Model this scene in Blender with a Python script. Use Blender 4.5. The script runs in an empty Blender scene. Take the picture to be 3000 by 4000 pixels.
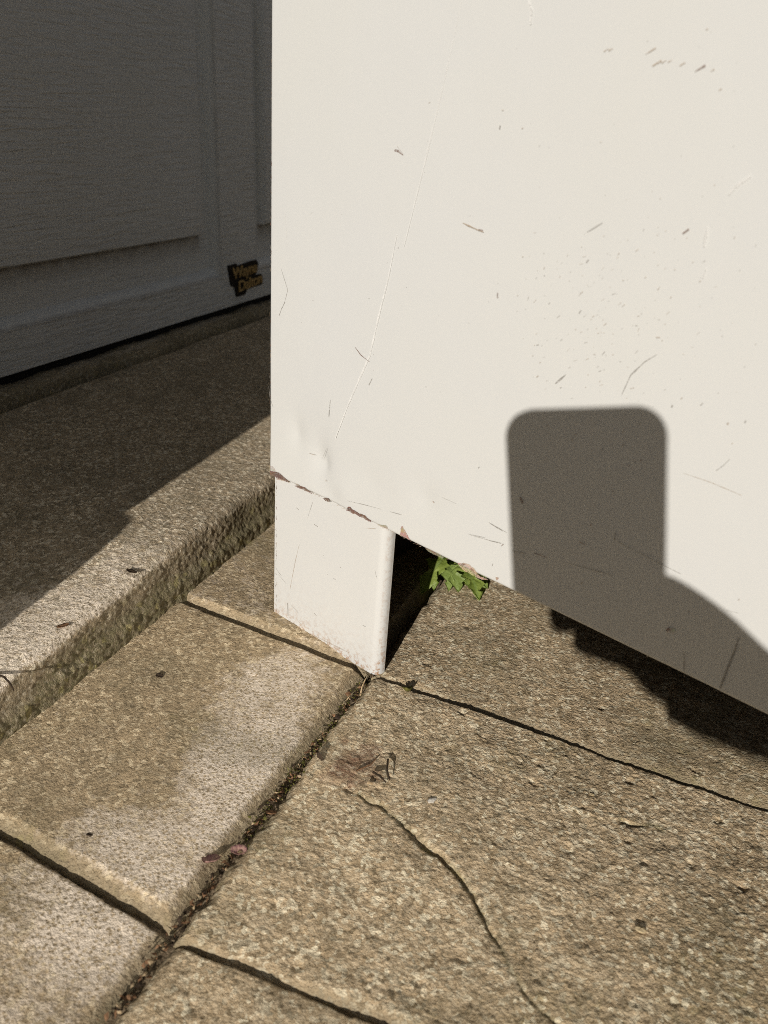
import bpy, bmesh, math, random
import numpy as np
from mathutils import Vector, Matrix

rnd = random.Random(7)
SC = bpy.context.scene
COL = SC.collection
S = 0.3146            # camera height above the paving, metres

# ------------------------------------------------------------------ camera
FPX, CX, CY = 1789.0, 829.5, 1106.0        # focal length and centre, in pixels of a 1659 x 2212 view of the photo
dn = np.array([-205.0, -3760.0, FPX]); dn /= np.linalg.norm(dn)
UPc = -dn
v = np.array([1665 - CX, -(300 - CY), FPX]); v -= UPc * (v @ UPc)
Yc = v / np.linalg.norm(v)
Xc = -np.cross(Yc, UPc)
RW = np.array([Xc, Yc, UPc])                # rows: world axes in camera axes (right, up, forward)
CAM = np.array([0, 0, S])
cam_d = bpy.data.cameras.new('camera'); cam = bpy.data.objects.new('camera', cam_d); COL.objects.link(cam)
right, up, fwd = RW[:, 0], RW[:, 1], RW[:, 2]
M = Matrix.Identity(4)
for i in range(3):
    M[i][0], M[i][1], M[i][2], M[i][3] = right[i], up[i], -fwd[i], CAM[i]
cam.matrix_world = M
cam_d.sensor_fit = 'VERTICAL'; cam_d.sensor_height = 36.0; cam_d.sensor_width = 27.0
cam_d.lens = 36.0 * FPX / 2212.0
cam_d.clip_start = 0.004; cam_d.clip_end = 2000
cam_d.dof.use_dof = True; cam_d.dof.focus_distance = 0.50
cam_d.dof.aperture_fstop = cam_d.lens / 2.2      # an entrance pupil 2.2 mm wide, as on a phone
SC.camera = cam

def ray(px, py): return RW @ np.array([px - CX, -(py - CY), FPX])
def gp(px, py, z=0.0):
    r = ray(px, py); return CAM + r * ((z - S) / r[2])
def on_plane(px, py, p0, n):
    r = ray(px, py); return CAM + r * (((p0 - CAM) @ n) / (r @ n))

# ------------------------------------------------------------------ light
sdir = ray(1362, 952); sdir /= np.linalg.norm(sdir)        # the way the sunlight travels
W = bpy.data.worlds.new('World'); SC.world = W; W.use_nodes = True
wn = W.node_tree.nodes; wl = W.node_tree.links
sky = wn.new('ShaderNodeTexSky'); sky.sky_type = 'NISHITA'; sky.sun_disc = False
sky.sun_elevation = math.asin(-sdir[2]); sky.sun_rotation = math.atan2(-sdir[0], -sdir[1])
sky.dust_density = 0.3; sky.ozone_density = 1.0; sky.air_density = 1.0
hs = wn.new('ShaderNodeHueSaturation'); hs.inputs['Saturation'].default_value = 0.45
wl.new(sky.outputs[0], hs.inputs['Color'])
wl.new(hs.outputs[0], wn['Background'].inputs['Color'])
wn['Background'].inputs['Strength'].default_value = 0.053
sl = bpy.data.lights.new('sun', 'SUN'); sl.energy = 5.0; sl.angle = math.radians(0.53); sl.color = (1.0, 0.95, 0.885)
so = bpy.data.objects.new('sun', sl); COL.objects.link(so)
so.rotation_euler = Vector(sdir).to_track_quat('-Z', 'Y').to_euler(); so.location = (0.3, -3, 2)
SC.view_settings.view_transform = 'Standard'; SC.view_settings.look = 'None'
SC.view_settings.gamma = 1.0; SC.view_settings.use_curve_mapping = False
SC.view_settings.exposure = -0.25
SC.cycles.use_denoising = False
SC.cycles.max_bounces = 6
SC.cycles.filter_width = 0.85
SC.cycles.use_adaptive_sampling = False

# ------------------------------------------------------------------ helpers
def tag(o, label=None, cat=None, group=None, kind=None):
    if label: o['label'] = label
    if cat: o['category'] = cat
    if group: o['group'] = group
    if kind: o['kind'] = kind
    return o

def link(o, parent=None):
    COL.objects.link(o)
    if parent is not None:
        o.parent = parent
    return o

def empty(name, loc):
    o = bpy.data.objects.new(name, None); o.location = loc; o.empty_display_size = 0.02
    return link(o)

def finish(o, parent):
    """parent a mesh made in world coordinates to an Empty that is only moved"""
    link(o, parent)
    if parent is not None and parent.type == 'EMPTY':
        o.matrix_parent_inverse = Matrix.Translation(-parent.location)
    return o

def mesh_obj(name, verts, faces, mat, parent=None, smooth=True):
    me = bpy.data.meshes.new(name)
    me.from_pydata([tuple(map(float, p)) for p in verts], [], faces); me.update()
    if smooth: me.polygons.foreach_set('use_smooth', [True] * len(me.polygons))
    if mat: me.materials.append(mat)
    return finish(bpy.data.objects.new(name, me), parent)

def grid_mesh(name, P, mat, parent=None, attrs=None, smooth=True):
    """P: (n, m, 3) array of points -> quad sheet, fast"""
    n, m, _ = P.shape
    me = bpy.data.meshes.new(name)
    idx = np.arange(n * m).reshape(n, m)
    q = np.stack([idx[:-1, :-1], idx[:-1, 1:], idx[1:, 1:], idx[1:, :-1]], -1).reshape(-1, 4)
    nf = len(q)
    me.vertices.add(n * m); me.vertices.foreach_set('co', P.reshape(-1).astype(np.float32))
    me.loops.add(nf * 4); me.loops.foreach_set('vertex_index', q.reshape(-1).astype(np.int32))
    me.polygons.add(nf); me.polygons.foreach_set('loop_start', (np.arange(nf) * 4).astype(np.int32))
    me.polygons.foreach_set('use_smooth', np.full(nf, smooth, dtype=bool))
    me.update(calc_edges=True)
    for k, a in (attrs or {}).items():
        at = me.attributes.new(k, 'FLOAT', 'POINT'); at.data.foreach_set('value', a.reshape(-1).astype(np.float32))
    me.validate()
    me.materials.append(mat)
    return finish(bpy.data.objects.new(name, me), parent)

def bm_obj(name, bm, mat, parent=None, smooth=False):
    me = bpy.data.meshes.new(name); bm.to_mesh(me); bm.free()
    if smooth: me.polygons.foreach_set('use_smooth', [True] * len(me.polygons))
    me.materials.append(mat)
    return finish(bpy.data.objects.new(name, me), parent)

def box_bm(c, ax, half, bevel=0.0, seg=2):
    bm = bmesh.new(); bmesh.ops.create_cube(bm, size=2.0)
    A = Matrix.Identity(4)
    for i in range(3):
        for j in range(3): A[j][i] = float(ax[i][j]) * half[i]
        A[i][3] = float(c[i])
    bmesh.ops.transform(bm, matrix=A, verts=bm.verts)
    if bevel: bmesh.ops.bevel(bm, geom=list(bm.edges), offset=bevel, segments=seg, affect='EDGES', profile=0.5)
    bmesh.ops.recalc_face_normals(bm, faces=bm.faces)
    return bm

# numpy noise -------------------------------------------------------------
def h2(ix, iy, seed):
    x = (ix.astype(np.int64) * 374761393 + iy.astype(np.int64) * 668265263 + seed * 1274126177) & 0xffffffff
    x = ((x ^ (x >> 13)) * 1274126177) & 0xffffffff
    x = ((x ^ (x >> 16)) * 2246822519) & 0xffffffff
    return ((x ^ (x >> 15)) & 0xffffff) / float(0xffffff)
def vn(x, y, seed=0):
    ix, iy = np.floor(x), np.floor(y); fx, fy = x - ix, y - iy
    fx = fx * fx * (3 - 2 * fx); fy = fy * fy * (3 - 2 * fy)
    a, b = h2(ix, iy, seed), h2(ix + 1, iy, seed); c, d = h2(ix, iy + 1, seed), h2(ix + 1, iy + 1, seed)
    return (a + (b - a) * fx) * (1 - fy) + (c + (d - c) * fx) * fy - 0.5
def fbm(x, y, seed=0, o=4, g=0.5):
    r = 0; a = 1.0
    for k in range(o):
        r = r + a * vn(x * 2 ** k + 17.3 * k, y * 2 ** k - 9.1 * k, seed + k); a *= g
    return r
def worley(x, y, seed=0):
    ix, iy = np.floor(x), np.floor(y); best = np.full(x.shape, 9.0); idv = np.zeros(x.shape)
    for dx in (-1, 0, 1):
        for dy in (-1, 0, 1):
            jx, jy = ix + dx, iy + dy
            d = (jx + h2(jx, jy, seed) - x) ** 2 + (jy + h2(jx, jy, seed + 5) - y) ** 2
            mk = d < best; best = np.where(mk, d, best); idv = np.where(mk, h2(jx, jy, seed + 11), idv)
    return np.sqrt(best), idv
def sstep(a, b, x):
    t = np.clip((x - a) / (b - a), 0, 1); return t * t * (3 - 2 * t)
def poly_dist(x, y, pts):
    """distance to a polyline and signed side"""
    best = np.full(x.shape, 1e9); side = np.zeros(x.shape)
    for (ax, ay), (bx, by) in zip(pts[:-1], pts[1:]):
        ux, uy = bx - ax, by - ay; L = math.hypot(ux, uy)
        t = np.clip(((x - ax) * ux + (y - ay) * uy) / L ** 2, 0, 1)
        d = np.hypot(x - ax - t * ux, y - ay - t * uy)
        s_ = np.sign(ux * (y - ay) - uy * (x - ax))
        mk = d < best; best = np.where(mk, d, best); side = np.where(mk, s_, side)
    return best, side

# node helpers --------------------------------------------------------------
class Mat:
    def __init__(s, name, rough=0.8, spec=0.3):
        s.m = bpy.data.materials.new(name); s.m.use_nodes = True
        s.nt = s.m.node_tree; s.n = s.nt.nodes; s.l = s.nt.links
        s.p = s.n['Principled BSDF']; s.p.inputs['Roughness'].default_value = rough
        s.p.inputs['Specular IOR Level'].default_value = spec
        g = s.n.new('ShaderNodeNewGeometry'); s.pos = g.outputs['Position']
    def mapped(s, scale, rot=(0, 0, 0)):
        mp = s.n.new('ShaderNodeMapping'); mp.inputs['Scale'].default_value = scale; mp.inputs['Rotation'].default_value = rot
        s.l.new(s.pos, mp.inputs['Vector']); return mp.outputs[0]
    def noise(s, scale, detail=4, rough=0.55, dist=0.0, vec=None):
        t = s.n.new('ShaderNodeTexNoise'); t.inputs['Scale'].default_value = scale; t.inputs['Detail'].default_value = detail
        t.inputs['Roughness'].default_value = rough; t.inputs['Distortion'].default_value = dist
        s.l.new(vec if vec is not None else s.pos, t.inputs['Vector']); return t.outputs['Fac']
    def vor(s, scale, out='Color', vec=None, feat='F1'):
        t = s.n.new('ShaderNodeTexVoronoi'); t.inputs['Scale'].default_value = scale; t.feature = feat
        s.l.new(vec if vec is not None else s.pos, t.inputs['Vector']); return t.outputs[out]
    def attr(s, name):
        a = s.n.new('ShaderNodeAttribute'); a.attribute_name = name; return a.outputs['Fac']
    def ramp(s, fac, stops, interp='LINEAR'):
        r = s.n.new('ShaderNodeValToRGB'); s.l.new(fac, r.inputs[0]); cr = r.color_ramp; cr.interpolation = interp
        while len(cr.elements) < len(stops): cr.elements.new(0.5)
        for e, (p, c) in zip(cr.elements, stops):
            e.position = p; e.color = (*c, 1) if not isinstance(c, (int, float)) else (c, c, c, 1)
        return r.outputs[0]
    def mix(s, fac, a, b, mode='MIX'):
        x = s.n.new('ShaderNodeMix'); x.data_type = 'RGBA'; x.blend_type = mode
        for sock, val in ((x.inputs[0], fac), (x.inputs[6], a), (x.inputs[7], b)):
            if hasattr(val, 'is_output'): s.l.new(val, sock)
            elif isinstance(val, (int, float)): sock.default_value = val if sock == x.inputs[0] else (val, val, val, 1)
            else: sock.default_value = (*val, 1)
        return x.outputs[2]
    def math(s, op, a, b=0.0):
        x = s.n.new('ShaderNodeMath'); x.operation = op
        for sock, val in ((x.inputs[0], a), (x.inputs[1], b)):
            if hasattr(val, 'is_output'): s.l.new(val, sock)
            else: sock.default_value = val
        return x.outputs[0]
    def bump(s, h, dist, strength=1.0):
        b = s.n.new('ShaderNodeBump'); b.inputs['Distance'].default_value = dist; b.inputs['Strength'].default_value = strength
        s.l.new(h, b.inputs['Height'])
        if s.p.inputs['Normal'].links: s.l.new(s.p.inputs['Normal'].links[0].from_socket, b.inputs['Normal'])
        s.l.new(b.outputs[0], s.p.inputs['Normal'])
    def color(s, c):
        if hasattr(c, 'is_output'): s.l.new(c, s.p.inputs['Base Color'])
        else: s.p.inputs['Base Color'].default_value = (*c, 1)
        return s

# ------------------------------------------------------------------ materials
def stone_mat(name, light, mid, dark, worn):
    m = Mat(name, 0.85, 0.25)
    wob = m.n.new('ShaderNodeVectorMath'); wob.operation = 'ADD'; nz_t = m.n.new('ShaderNodeTexNoise'); nz_t.inputs['Scale'].default_value = 300; nz_v = m.n.new('ShaderNodeVectorMath'); nz_v.operation = 'SCALE'; nz_v.inputs['Scale'].default_value = 0.0035
    m.l.new(m.pos, nz_t.inputs['Vector']); m.l.new(nz_t.outputs['Color'], nz_v.inputs[0]); m.l.new(m.pos, wob.inputs[0]); m.l.new(nz_v.outputs[0], wob.inputs[1])
    grain = m.vor(460, vec=wob.outputs[0]); gw = m.n.new('ShaderNodeSeparateColor'); m.l.new(grain, gw.inputs[0])
    big = m.noise(28, 5, 0.6); med = m.noise(140, 4, 0.6); fine = m.noise(900, 3, 0.6)
    base = m.ramp(big, [(0.3, tuple(c * 0.86 for c in mid)), (0.7, tuple(c * 1.14 for c in mid))])
    # single grains: mostly the base, some pale, some dark
    gl = m.ramp(gw.outputs[0], [(0.70, 0.0), (0.80, 0.95)]); gd = m.ramp(gw.outputs[1], [(0.74, 0.0), (0.84, 0.7)])
    c = m.mix(gl, base, light); c = m.mix(gd, c, dark)
    c = m.mix(m.ramp(med, [(0.35, 0.42), (0.55, 0.0)]), c, dark)
    c = m.mix(m.ramp(fine, [(0.52, 0.0), (0.72, 0.5)]), c, light)
    br_ = m.math('MULTIPLY', m.ramp(m.noise(19, 5, 0.6, 0.4), [(0.50, 0.0), (0.66, 0.55)]), m.ramp(m.noise(300, 3), [(0.3, 0.4), (0.6, 1.0)]))
    c = m.mix(br_, c, tuple(q * 0.52 for q in mid[:1]) + (mid[1] * 0.56, mid[2] * 0.56))
    # worn sandy areas
    net = m.ramp(m.vor(470, 'Distance'), [(0.26, 0.10), (0.48, 0.95)])            # pale cement round brown grains
    thr = m.math('ADD', m.attr('worn'), m.math('MULTIPLY', m.math('SUBTRACT', m.noise(150, 5, 0.7), 0.5), 2.2))
    w = m.math('MULTIPLY', m.ramp(thr, [(0.22, 0.0), (0.95, 1.0)]), net)
    c = m.mix(w, c, worn)
    # smooth silt lying in low places, moss, rust stain
    c = m.mix(m.math('MULTIPLY', m.attr('silt'), 0.72), c, m.ramp(m.noise(420, 4, 0.65), [(0.35, (0.23, 0.18, 0.115)), (0.65, (0.42, 0.33, 0.215))]))
    c = m.mix(m.math('MULTIPLY', m.attr('moss'), m.ramp(m.noise(420, 4, 0.65), [(0.34, 0.25), (0.56, 0.92)])), c, (0.19, 0.165, 0.085))
    yl = m.n.new('ShaderNodeSeparateColor'); m.l.new(m.vor(240), yl.inputs[0])
    c = m.mix(m.math('MULTIPLY', m.attr('moss'), m.ramp(yl.outputs[1], [(0.90, 0.0), (0.94, 0.5)])), c, (0.42, 0.36, 0.15))
    c = m.mix(m.math('MULTIPLY', m.attr('stain'), m.ramp(m.noise(400, 3, 0.6), [(0.3, 0.25), (0.65, 0.9)])), c, (0.19, 0.075, 0.045))
    m.color(c)
    m.bump(m.noise(620, 3, 0.62), 0.0016); m.bump(m.noise(1800, 2, 0.6), 0.0004)
    return m.m
M_rough = stone_mat('riven_stone', (1.0, 0.88, 0.63), (0.585, 0.435, 0.262), (0.19, 0.14, 0.075), (0.84, 0.675, 0.455))
M_slab = stone_mat('smooth_slab', (0.86, 0.70, 0.46), (0.525, 0.395, 0.238), (0.26, 0.195, 0.115), (0.96, 0.82, 0.655))
M_step = stone_mat('step_concrete', (0.90, 0.78, 0.58), (0.48, 0.375, 0.245), (0.20, 0.16, 0.10), (0.93, 0.80, 0.64))

m = Mat('joint_soil', 0.95, 0.1)
m.color(m.ramp(m.noise(300, 5, 0.7), [(0.3, (0.06, 0.045, 0.028)), (0.5, (0.20, 0.15, 0.095)), (0.72, (0.40, 0.31, 0.21))])); m.bump(m.noise(900, 3), 0.001)
M_soil = m.m

m = Mat('cream_paint', 0.42, 0.45)
m.color(m.mix(m.ramp(m.noise(6, 3), [(0.3, 0.0), (0.7, 1.0)]), (0.600, 0.602, 0.590), (0.612, 0.610, 0.578)))
m.bump(m.noise(22, 2), 0.0004)
M_paint = m.m

m = Mat('leg_paint', 0.38, 0.45)
c = m.mix(m.ramp(m.noise(7, 3), [(0.3, 0.0), (0.7, 1.0)]), (0.60, 0.602, 0.588), (0.612, 0.608, 0.58))
c = m.mix(m.math('MULTIPLY', m.attr('rust'), m.ramp(m.noise(330, 5, 0.7), [(0.48, 0.0), (0.60, 0.85)])), c, (0.36, 0.20, 0.10))
m.color(c); m.bump(m.noise(30, 2), 0.0003)
M_legp = m.m

m = Mat('paint_marks', 0.6, 0.3)
a = m.n.new('ShaderNodeAttribute'); a.attribute_name = 'mark'
m.l.new(a.outputs['Color'], m.p.inputs['Base Color'])
al = m.math('MULTIPLY', a.outputs['Alpha'], m.ramp(m.noise(1500, 3, 0.6), [(0.36, 0.25), (0.52, 1.0)]))
m.l.new(al, m.p.inputs['Alpha'])
M_marks = m.m

m = Mat('door_paint', 0.5, 0.35)
wv = m.mapped((1, 0.11, 1.0))
g1 = m.noise(210, 3, 0.5, 0.5, wv); g2 = m.noise(420, 3, 0.5, 0.3, wv)
blot = m.noise(9, 4, 0.6)
c = m.mix(m.ramp(blot, [(0.35, 0.0), (0.7, 1.0)]), (0.82, 0.82, 0.78), (0.86, 0.86, 0.83))
c = m.mix(m.math('MULTIPLY', m.attr('dirt_crease'), m.ramp(m.noise(60, 4, 0.6), [(0.3, 0.45), (0.6, 0.9)])), c, (0.17, 0.125, 0.075))
c = m.mix(m.ramp(m.vor(38, 'Distance'), [(0.012, 0.8), (0.03, 0.0)]), c, (0.13, 0.10, 0.07))
m.color(c)
sg = m.ramp(g1, [(0.40, 0.0), (0.5, 0.55), (0.62, 1.0)])
hgt = m.math('ADD', m.math('MULTIPLY', sg, m.attr('grain')), m.math('MULTIPLY', g2, 0.35))
m.bump(m.math('MULTIPLY', hgt, m.ramp(m.noise(14, 3), [(0.3, 0.45), (0.65, 1.0)])), 0.0008)
M_door = m.m

def plain(name, col, rough=0.6, spec=0.3, metal=0.0, nscale=200, var=0.12):
    m = Mat(name, rough, spec)
    m.color(m.ramp(m.noise(nscale, 4), [(0.3, tuple(c * (1 - var) for c in col)), (0.7, tuple(min(1, c * (1 + var)) for c in col))]))
    m.p.inputs['Metallic'].default_value = metal
    return m.m
M_rubber = plain('black_rubber', (0.015, 0.015, 0.016), 0.7)
M_badge_black = plain('badge_black', (0.012, 0.010, 0.009), 0.5)
m = Mat('badge_gold', 0.55, 0.4)
m.color(m.ramp(m.noise(420, 4, 0.7), [(0.38, (0.22, 0.13, 0.05)), (0.5, (0.62, 0.41, 0.15)), (0.78, (0.78, 0.55, 0.25))])); M_gold = m.m
M_underdark = plain('under_dark', (0.05, 0.04, 0.035), 0.8, 0.2)  # near-black colour that stands in for the shade under the cabinet
M_blocker = plain('blocker_wood', (0.045, 0.032, 0.022), 0.8, 0.2, nscale=30, var=0.3)  # near-black so the added fence bounces hardly any light
M_render = plain('wall_render', (0.40, 0.37, 0.32), 0.9, 0.2, nscale=60)
M_ground = plain('far_ground', (0.13, 0.127, 0.122), 0.95, 0.1, nscale=8, var=0.25)  # unseen; darkness picked to limit the light it bounces back
M_skin = plain('skin', (0.56, 0.36, 0.27), 0.5, 0.4, nscale=40, var=0.08)
M_nail = plain('nail', (0.66, 0.46, 0.40), 0.3, 0.5)
M_sleeve = plain('sleeve_cloth', (0.06, 0.07, 0.10), 0.9, 0.1)
M_case = plain('phone_case', (0.02, 0.02, 0.022), 0.5)
M_glass = plain('phone_glass', (0.01, 0.01, 0.012), 0.1, 0.6)

m = Mat('leaf_green', 0.5, 0.4)
m.color(m.mix(m.attr('vein'), m.ramp(m.noise(130, 4, 0.6), [(0.3, (0.15, 0.21, 0.03)), (0.7, (0.30, 0.37, 0.085))]), (0.22, 0.30, 0.09)))
m.p.inputs['Subsurface Weight'].default_value = 0.0
m.bump(m.noise(500, 3), 0.0006)
tr = m.n.new('ShaderNodeBsdfTranslucent'); tr.inputs['Color'].default_value = (0.18, 0.32, 0.05, 1)
mx = m.n.new('ShaderNodeMixShader'); mx.inputs[0].default_value = 0.25
m.l.new(m.p.outputs[0], mx.inputs[1]); m.l.new(tr.outputs[0], mx.inputs[2]); m.l.new(mx.outputs[0], m.n['Material Output'].inputs['Surface'])
M_leaf = m.m
def dry(name, c1, c2): 
    m = Mat(name, 0.8, 0.2); m.color(m.ramp(m.noise(500, 4, 0.65), [(0.3, c1), (0.7, c2)])); m.bump(m.noise(700, 3), 0.0005); return m.m
M_dry = dry('dry_leaf', (0.10, 0.05, 0.025), (0.30, 0.17, 0.09))
M_dark = dry('dark_litter', (0.02, 0.014, 0.01), (0.075, 0.05, 0.03))
M_straw = dry('straw', (0.32, 0.22, 0.12), (0.55, 0.42, 0.26))
M_pink = dry('dry_petal', (0.20, 0.08, 0.10), (0.46, 0.30, 0.22))
M_moss = dry('moss', (0.05, 0.05, 0.012), (0.17, 0.155, 0.04))
M_pebble = dry('pebble', (0.42, 0.32, 0.17), (0.58, 0.47, 0.30))

# ------------------------------------------------------------------ ground and paving
def sheet(name, x0, x1, y0, y1, z, mat):
    return mesh_obj(name, [(x0, y0, z), (x1, y0, z), (x1, y1, z), (x0, y1, z)], [(0, 1, 2, 3)], mat, smooth=False)
tag(sheet('ground', -600, 600, -600, 600, -0.06, M_ground), 'unseen ground around the paving, kept dark to limit bounced light', kind='structure')

# bedding with the jointing crumbs: a rough sheet a few mm below the slab tops
AX_ = -0.5125 * S
gx = np.arange(-0.36, 0.36, 0.0016); gy = np.arange(0.05, 0.80, 0.0016)
GX, GY = np.meshgrid(gx, gy, indexing='ij')
w1, _ = worley(GX / 0.006, GY / 0.006, 3)
Zb = -0.0042 + 0.0060 * fbm(GX / 0.014, GY / 0.014, 5, 4) + 0.0024 * (0.6 - w1)
Zb = Zb + 0.0016 * np.exp(-((GY - (1.243 * S - 0.045 * (GX - AX_))) / 0.004) ** 2) * (GX > AX_ + 0.006)
Zb = np.minimum(Zb, -0.0042)
pavement = grid_mesh('pavement', np.stack([GX, GY, Zb], -1), M_soil)
tag(pavement, 'worn stone paving with soil in its joints', kind='structure')
tag(sheet('pavement_bed', -3.0, 3.0, -2.5, 3.0, -0.022, M_soil), 'soil bed under the paving', kind='structure')

AX = -0.5125 * S
def xA(y): return AX + 0.002 * S
def slab(name, corners, res, mat, rough, chamf, seed, crack=None, drop=0.0045, tilt=(0, 0), z0=0.0, worn_amt=0.0, skirt=0.0014, ragged=0.0014, wobble=0.7, wc=(), cexp=1.6):
    """corners: near-left, near-right, far-right, far-left (metres)"""
    c = np.array(corners, float)
    wx = max(np.linalg.norm(c[1] - c[0]), np.linalg.norm(c[2] - c[3])); wy = max(np.linalg.norm(c[3] - c[0]), np.linalg.norm(c[2] - c[1]))
    nu, nv = max(6, int(wx / res)), max(6, int(wy / res))
    u, vv = np.meshgrid(np.linspace(0, 1, nu), np.linspace(0, 1, nv), indexing='ij')
    P = (c[0] * ((1 - u) * (1 - vv))[..., None] + c[1] * (u * (1 - vv))[..., None] + c[2] * (u * vv)[..., None] + c[3] * ((1 - u) * vv)[..., None])
    x, y = P[..., 0].copy(), P[..., 1].copy()
    dl, dr, dnr, df = u * wx, (1 - u) * wx, vv * wy, (1 - vv) * wy
    # ragged outline
    rx = ragged * (fbm(x / 0.012, y / 0.012, seed + 40, 4, 0.72) * 1.7); ry = min(ragged, 0.0006) * (fbm(x / 0.012, y / 0.012, seed + 60, 4, 0.72) * 1.7)
    fade = 1 - sstep(0.0, 0.02, np.minimum(np.minimum(dl, dr), np.minimum(dnr, df)))
    x = x + rx * fade; y = y + ry * fade
    wob = 1 + wobble * fbm(x / 0.03, y / 0.03, seed + 80, 3)
    e = np.full(x.shape, 1.0); lo = np.zeros(x.shape)
    for d_, ch in ((dl, chamf[0]), (dr, chamf[1]), (dnr, chamf[2]), (df, chamf[3])):
        t = np.clip(1 - d_ / (ch * wob), 0, 1)
        lo = np.maximum(lo, t * (0.72 if d_ is df else 1.0))
    z = z0 - drop * (lo ** cexp) + tilt[0] * (x - c[0][0]) + tilt[1] * (y - c[0][1])
    big = fbm(x / 0.075, y / 0.075, seed, 4)
    med = fbm(x / 0.018, y / 0.018, seed + 7, 4)
    fin = fbm(x / 0.0036, y / 0.0036, seed + 13, 2)
    g1, i1 = worley(x / 0.0026, y / 0.0026, seed + 21)
    g2, i2 = worley(x / 0.0052, y / 0.0052, seed + 29)
    flat = 1 - 0.6 * np.clip(lo * 1.5, 0, 1)
    z = z + rough * (0.0036 * big + 0.0006 * med + 0.00022 * fin) * flat
    # grains standing proud, pits between
    z = z + rough * 0.00042 * np.clip(0.62 - g1, 0, 1) * 2 * (0.25 + i1) * flat
    z = z + rough * 0.0004 * np.where(i2 > 0.88, np.clip(0.5 - g2, 0, 1) * 2, 0) * flat
    g3, i3 = worley(x / 0.011, y / 0.011, seed + 51)
    pit = np.where(i3 > 0.90, np.clip(0.30 + 0.25 * fin - g3, 0, 1) * 4, 0)
    z = z - rough * 0.0011 * np.clip(pit, 0, 1)
    # flaky scars: terraces of the medium noise
    ter = np.floor((med + 0.3 * big) * 5 + 0.5 * fin) / 5
    z = z + rough * 0.00035 * ter * flat
    worn = worn_amt * sstep(-0.25, 0.35, fbm(x / 0.07, y / 0.07, seed + 90, 3) + 0.35) * (1 - np.clip(lo * 2.2, 0, 1))
    if len(wc):
        worn = np.zeros(x.shape)
        for (wx_, wy_, r1, r2, a_) in wc:
            d_ = np.hypot((x - wx_) / r1, (y - wy_) / r2) + 0.55 * fbm(x / 0.05, y / 0.05, seed + 91, 3)
            worn = np.maximum(worn, a_ * (1 - sstep(0.35, 1.25, d_)))
        worn = worn * (1 - np.clip(lo * 2.2, 0, 1))
    silt = np.clip(lo * 1.6, 0, 1) * 1.0 + 0.3 * sstep(0.05, 0.5, -big)
    moss = 0.35 * sstep(0.1, 0.5, fbm(x / 0.05, y / 0.05, seed + 120, 3)) + 0.5 * np.clip(lo, 0, 1) ** 2
    stain = np.zeros(x.shape)
    if crack is not None:
        for pts, step, depth in crack:
            d_, sd = poly_dist(x + 0.0035 * med + 0.0010 * fin, y + 0.0035 * fbm(x / 0.012, y / 0.012, seed + 150, 4), pts)
            vary = np.clip(0.75 + 1.3 * fbm(x / 0.02, y / 0.02, seed + 140, 2), 0.1, 1.4)
            lift = np.exp(-d_ / 0.030) * np.where(sd > 0, step, -step)
            z = z + lift * np.clip(d_ / 0.0012, 0, 1) * vary - depth * vary * np.exp(-(d_ / (0.0006 + 0.0006 * vary)) ** 2)
            moss = np.maximum(moss, 0.9 * np.exp(-(d_ / 0.0016) ** 2))
    # skirt down the sides
    b = (u == 0) | (u == 1) | (vv == 0) | (vv == 1)
    z = np.where(b, z - skirt, z)
    return x, y, z, dict(worn=worn, silt=silt, moss=moss, stain=stain)

def put_slab(res, mat, *a, **k):
    x, y, z, at = slab('slab', a[0], res, mat, *a[1:], **k)
    return x, y, z, at

def gxy(px, py): p = gp(px, py); return (float(p[0]), float(p[1]))
stain_c = gxy(770, 1655); lich_c = gxy(822, 1575)
def add_slab(corners, res, mat, rough, chamf, seed, spots=True, **k):
    x, y, z, at = slab('slab', corners, res, mat, rough, chamf, seed, **k)
    if spots:
        n_ = fbm(x / 0.01, y / 0.01, 991, 3)
        d_ = np.hypot((x - stain_c[0]) / 0.016, (y - stain_c[1]) / 0.022) + 0.9 * n_
        at['stain'] = 0.85 * (1 - sstep(0.35, 1.15, d_))
        d_ = np.hypot((x - lich_c[0]) / 0.005, (y - lich_c[1]) / 0.016) + 1.1 * n_
        at['worn'] = np.maximum(at['worn'], 0.9 * (1 - sstep(0.3, 1.1, d_)))
    return grid_mesh('slab', np.stack([x, y, z], -1), mat, pavement, at)

g = 0.0007     # half a joint
xl, xr = -1.02 * S, AX - 0.0011
# left row along the step: cross joints at about y = 0.63, 1.27 (times S)
def Lq(y0l, y0r, y1l, y1r): return [(xl, y0l + g), (xr, y0r + g), (xr, y1r - g), (xl, y1l - g)]
G_l, G_r = 0.652 * S, 0.606 * S
F_l, F_r = 1.300 * S, 1.248 * S
T_l, T_r = 1.95 * S, 1.92 * S
N_l, N_r = 0.0, 0.0
ch = (0.004, 0.0090, 0.0085, 0.0018)
add_slab(Lq(N_l, N_r, G_l, G_r), 0.0008, M_slab, 0.62, ch, 101, worn_amt=0.95, drop=0.004, ragged=0.0007, wobble=0.12, cexp=1.05, wc=[(*gxy(210, 2010), 0.055, 0.050, 0.95), (*gxy(60, 2180), 0.05, 0.03, 0.5)])
add_slab(Lq(G_l, G_r, F_l, F_r), 0.0008, M_slab, 0.40, ch, 202, worn_amt=0.95, z0=0.0030, drop=0.0070, tilt=(0, -0.004), ragged=0.0007, wobble=0.10, cexp=1.05, wc=[(*gxy(520, 1700), 0.042, 0.085, 0.98), (*gxy(350, 1850), 0.055, 0.035, 0.85), (*gxy(600, 1500), 0.035, 0.05, 0.75)])
add_slab(Lq(F_l, F_r, T_l, T_r), 0.0009, M_slab, 0.42, ch, 303, worn_amt=0.25, z0=0.0036, drop=0.0070, ragged=0.0007, wobble=0.10, cexp=1.05)
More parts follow.
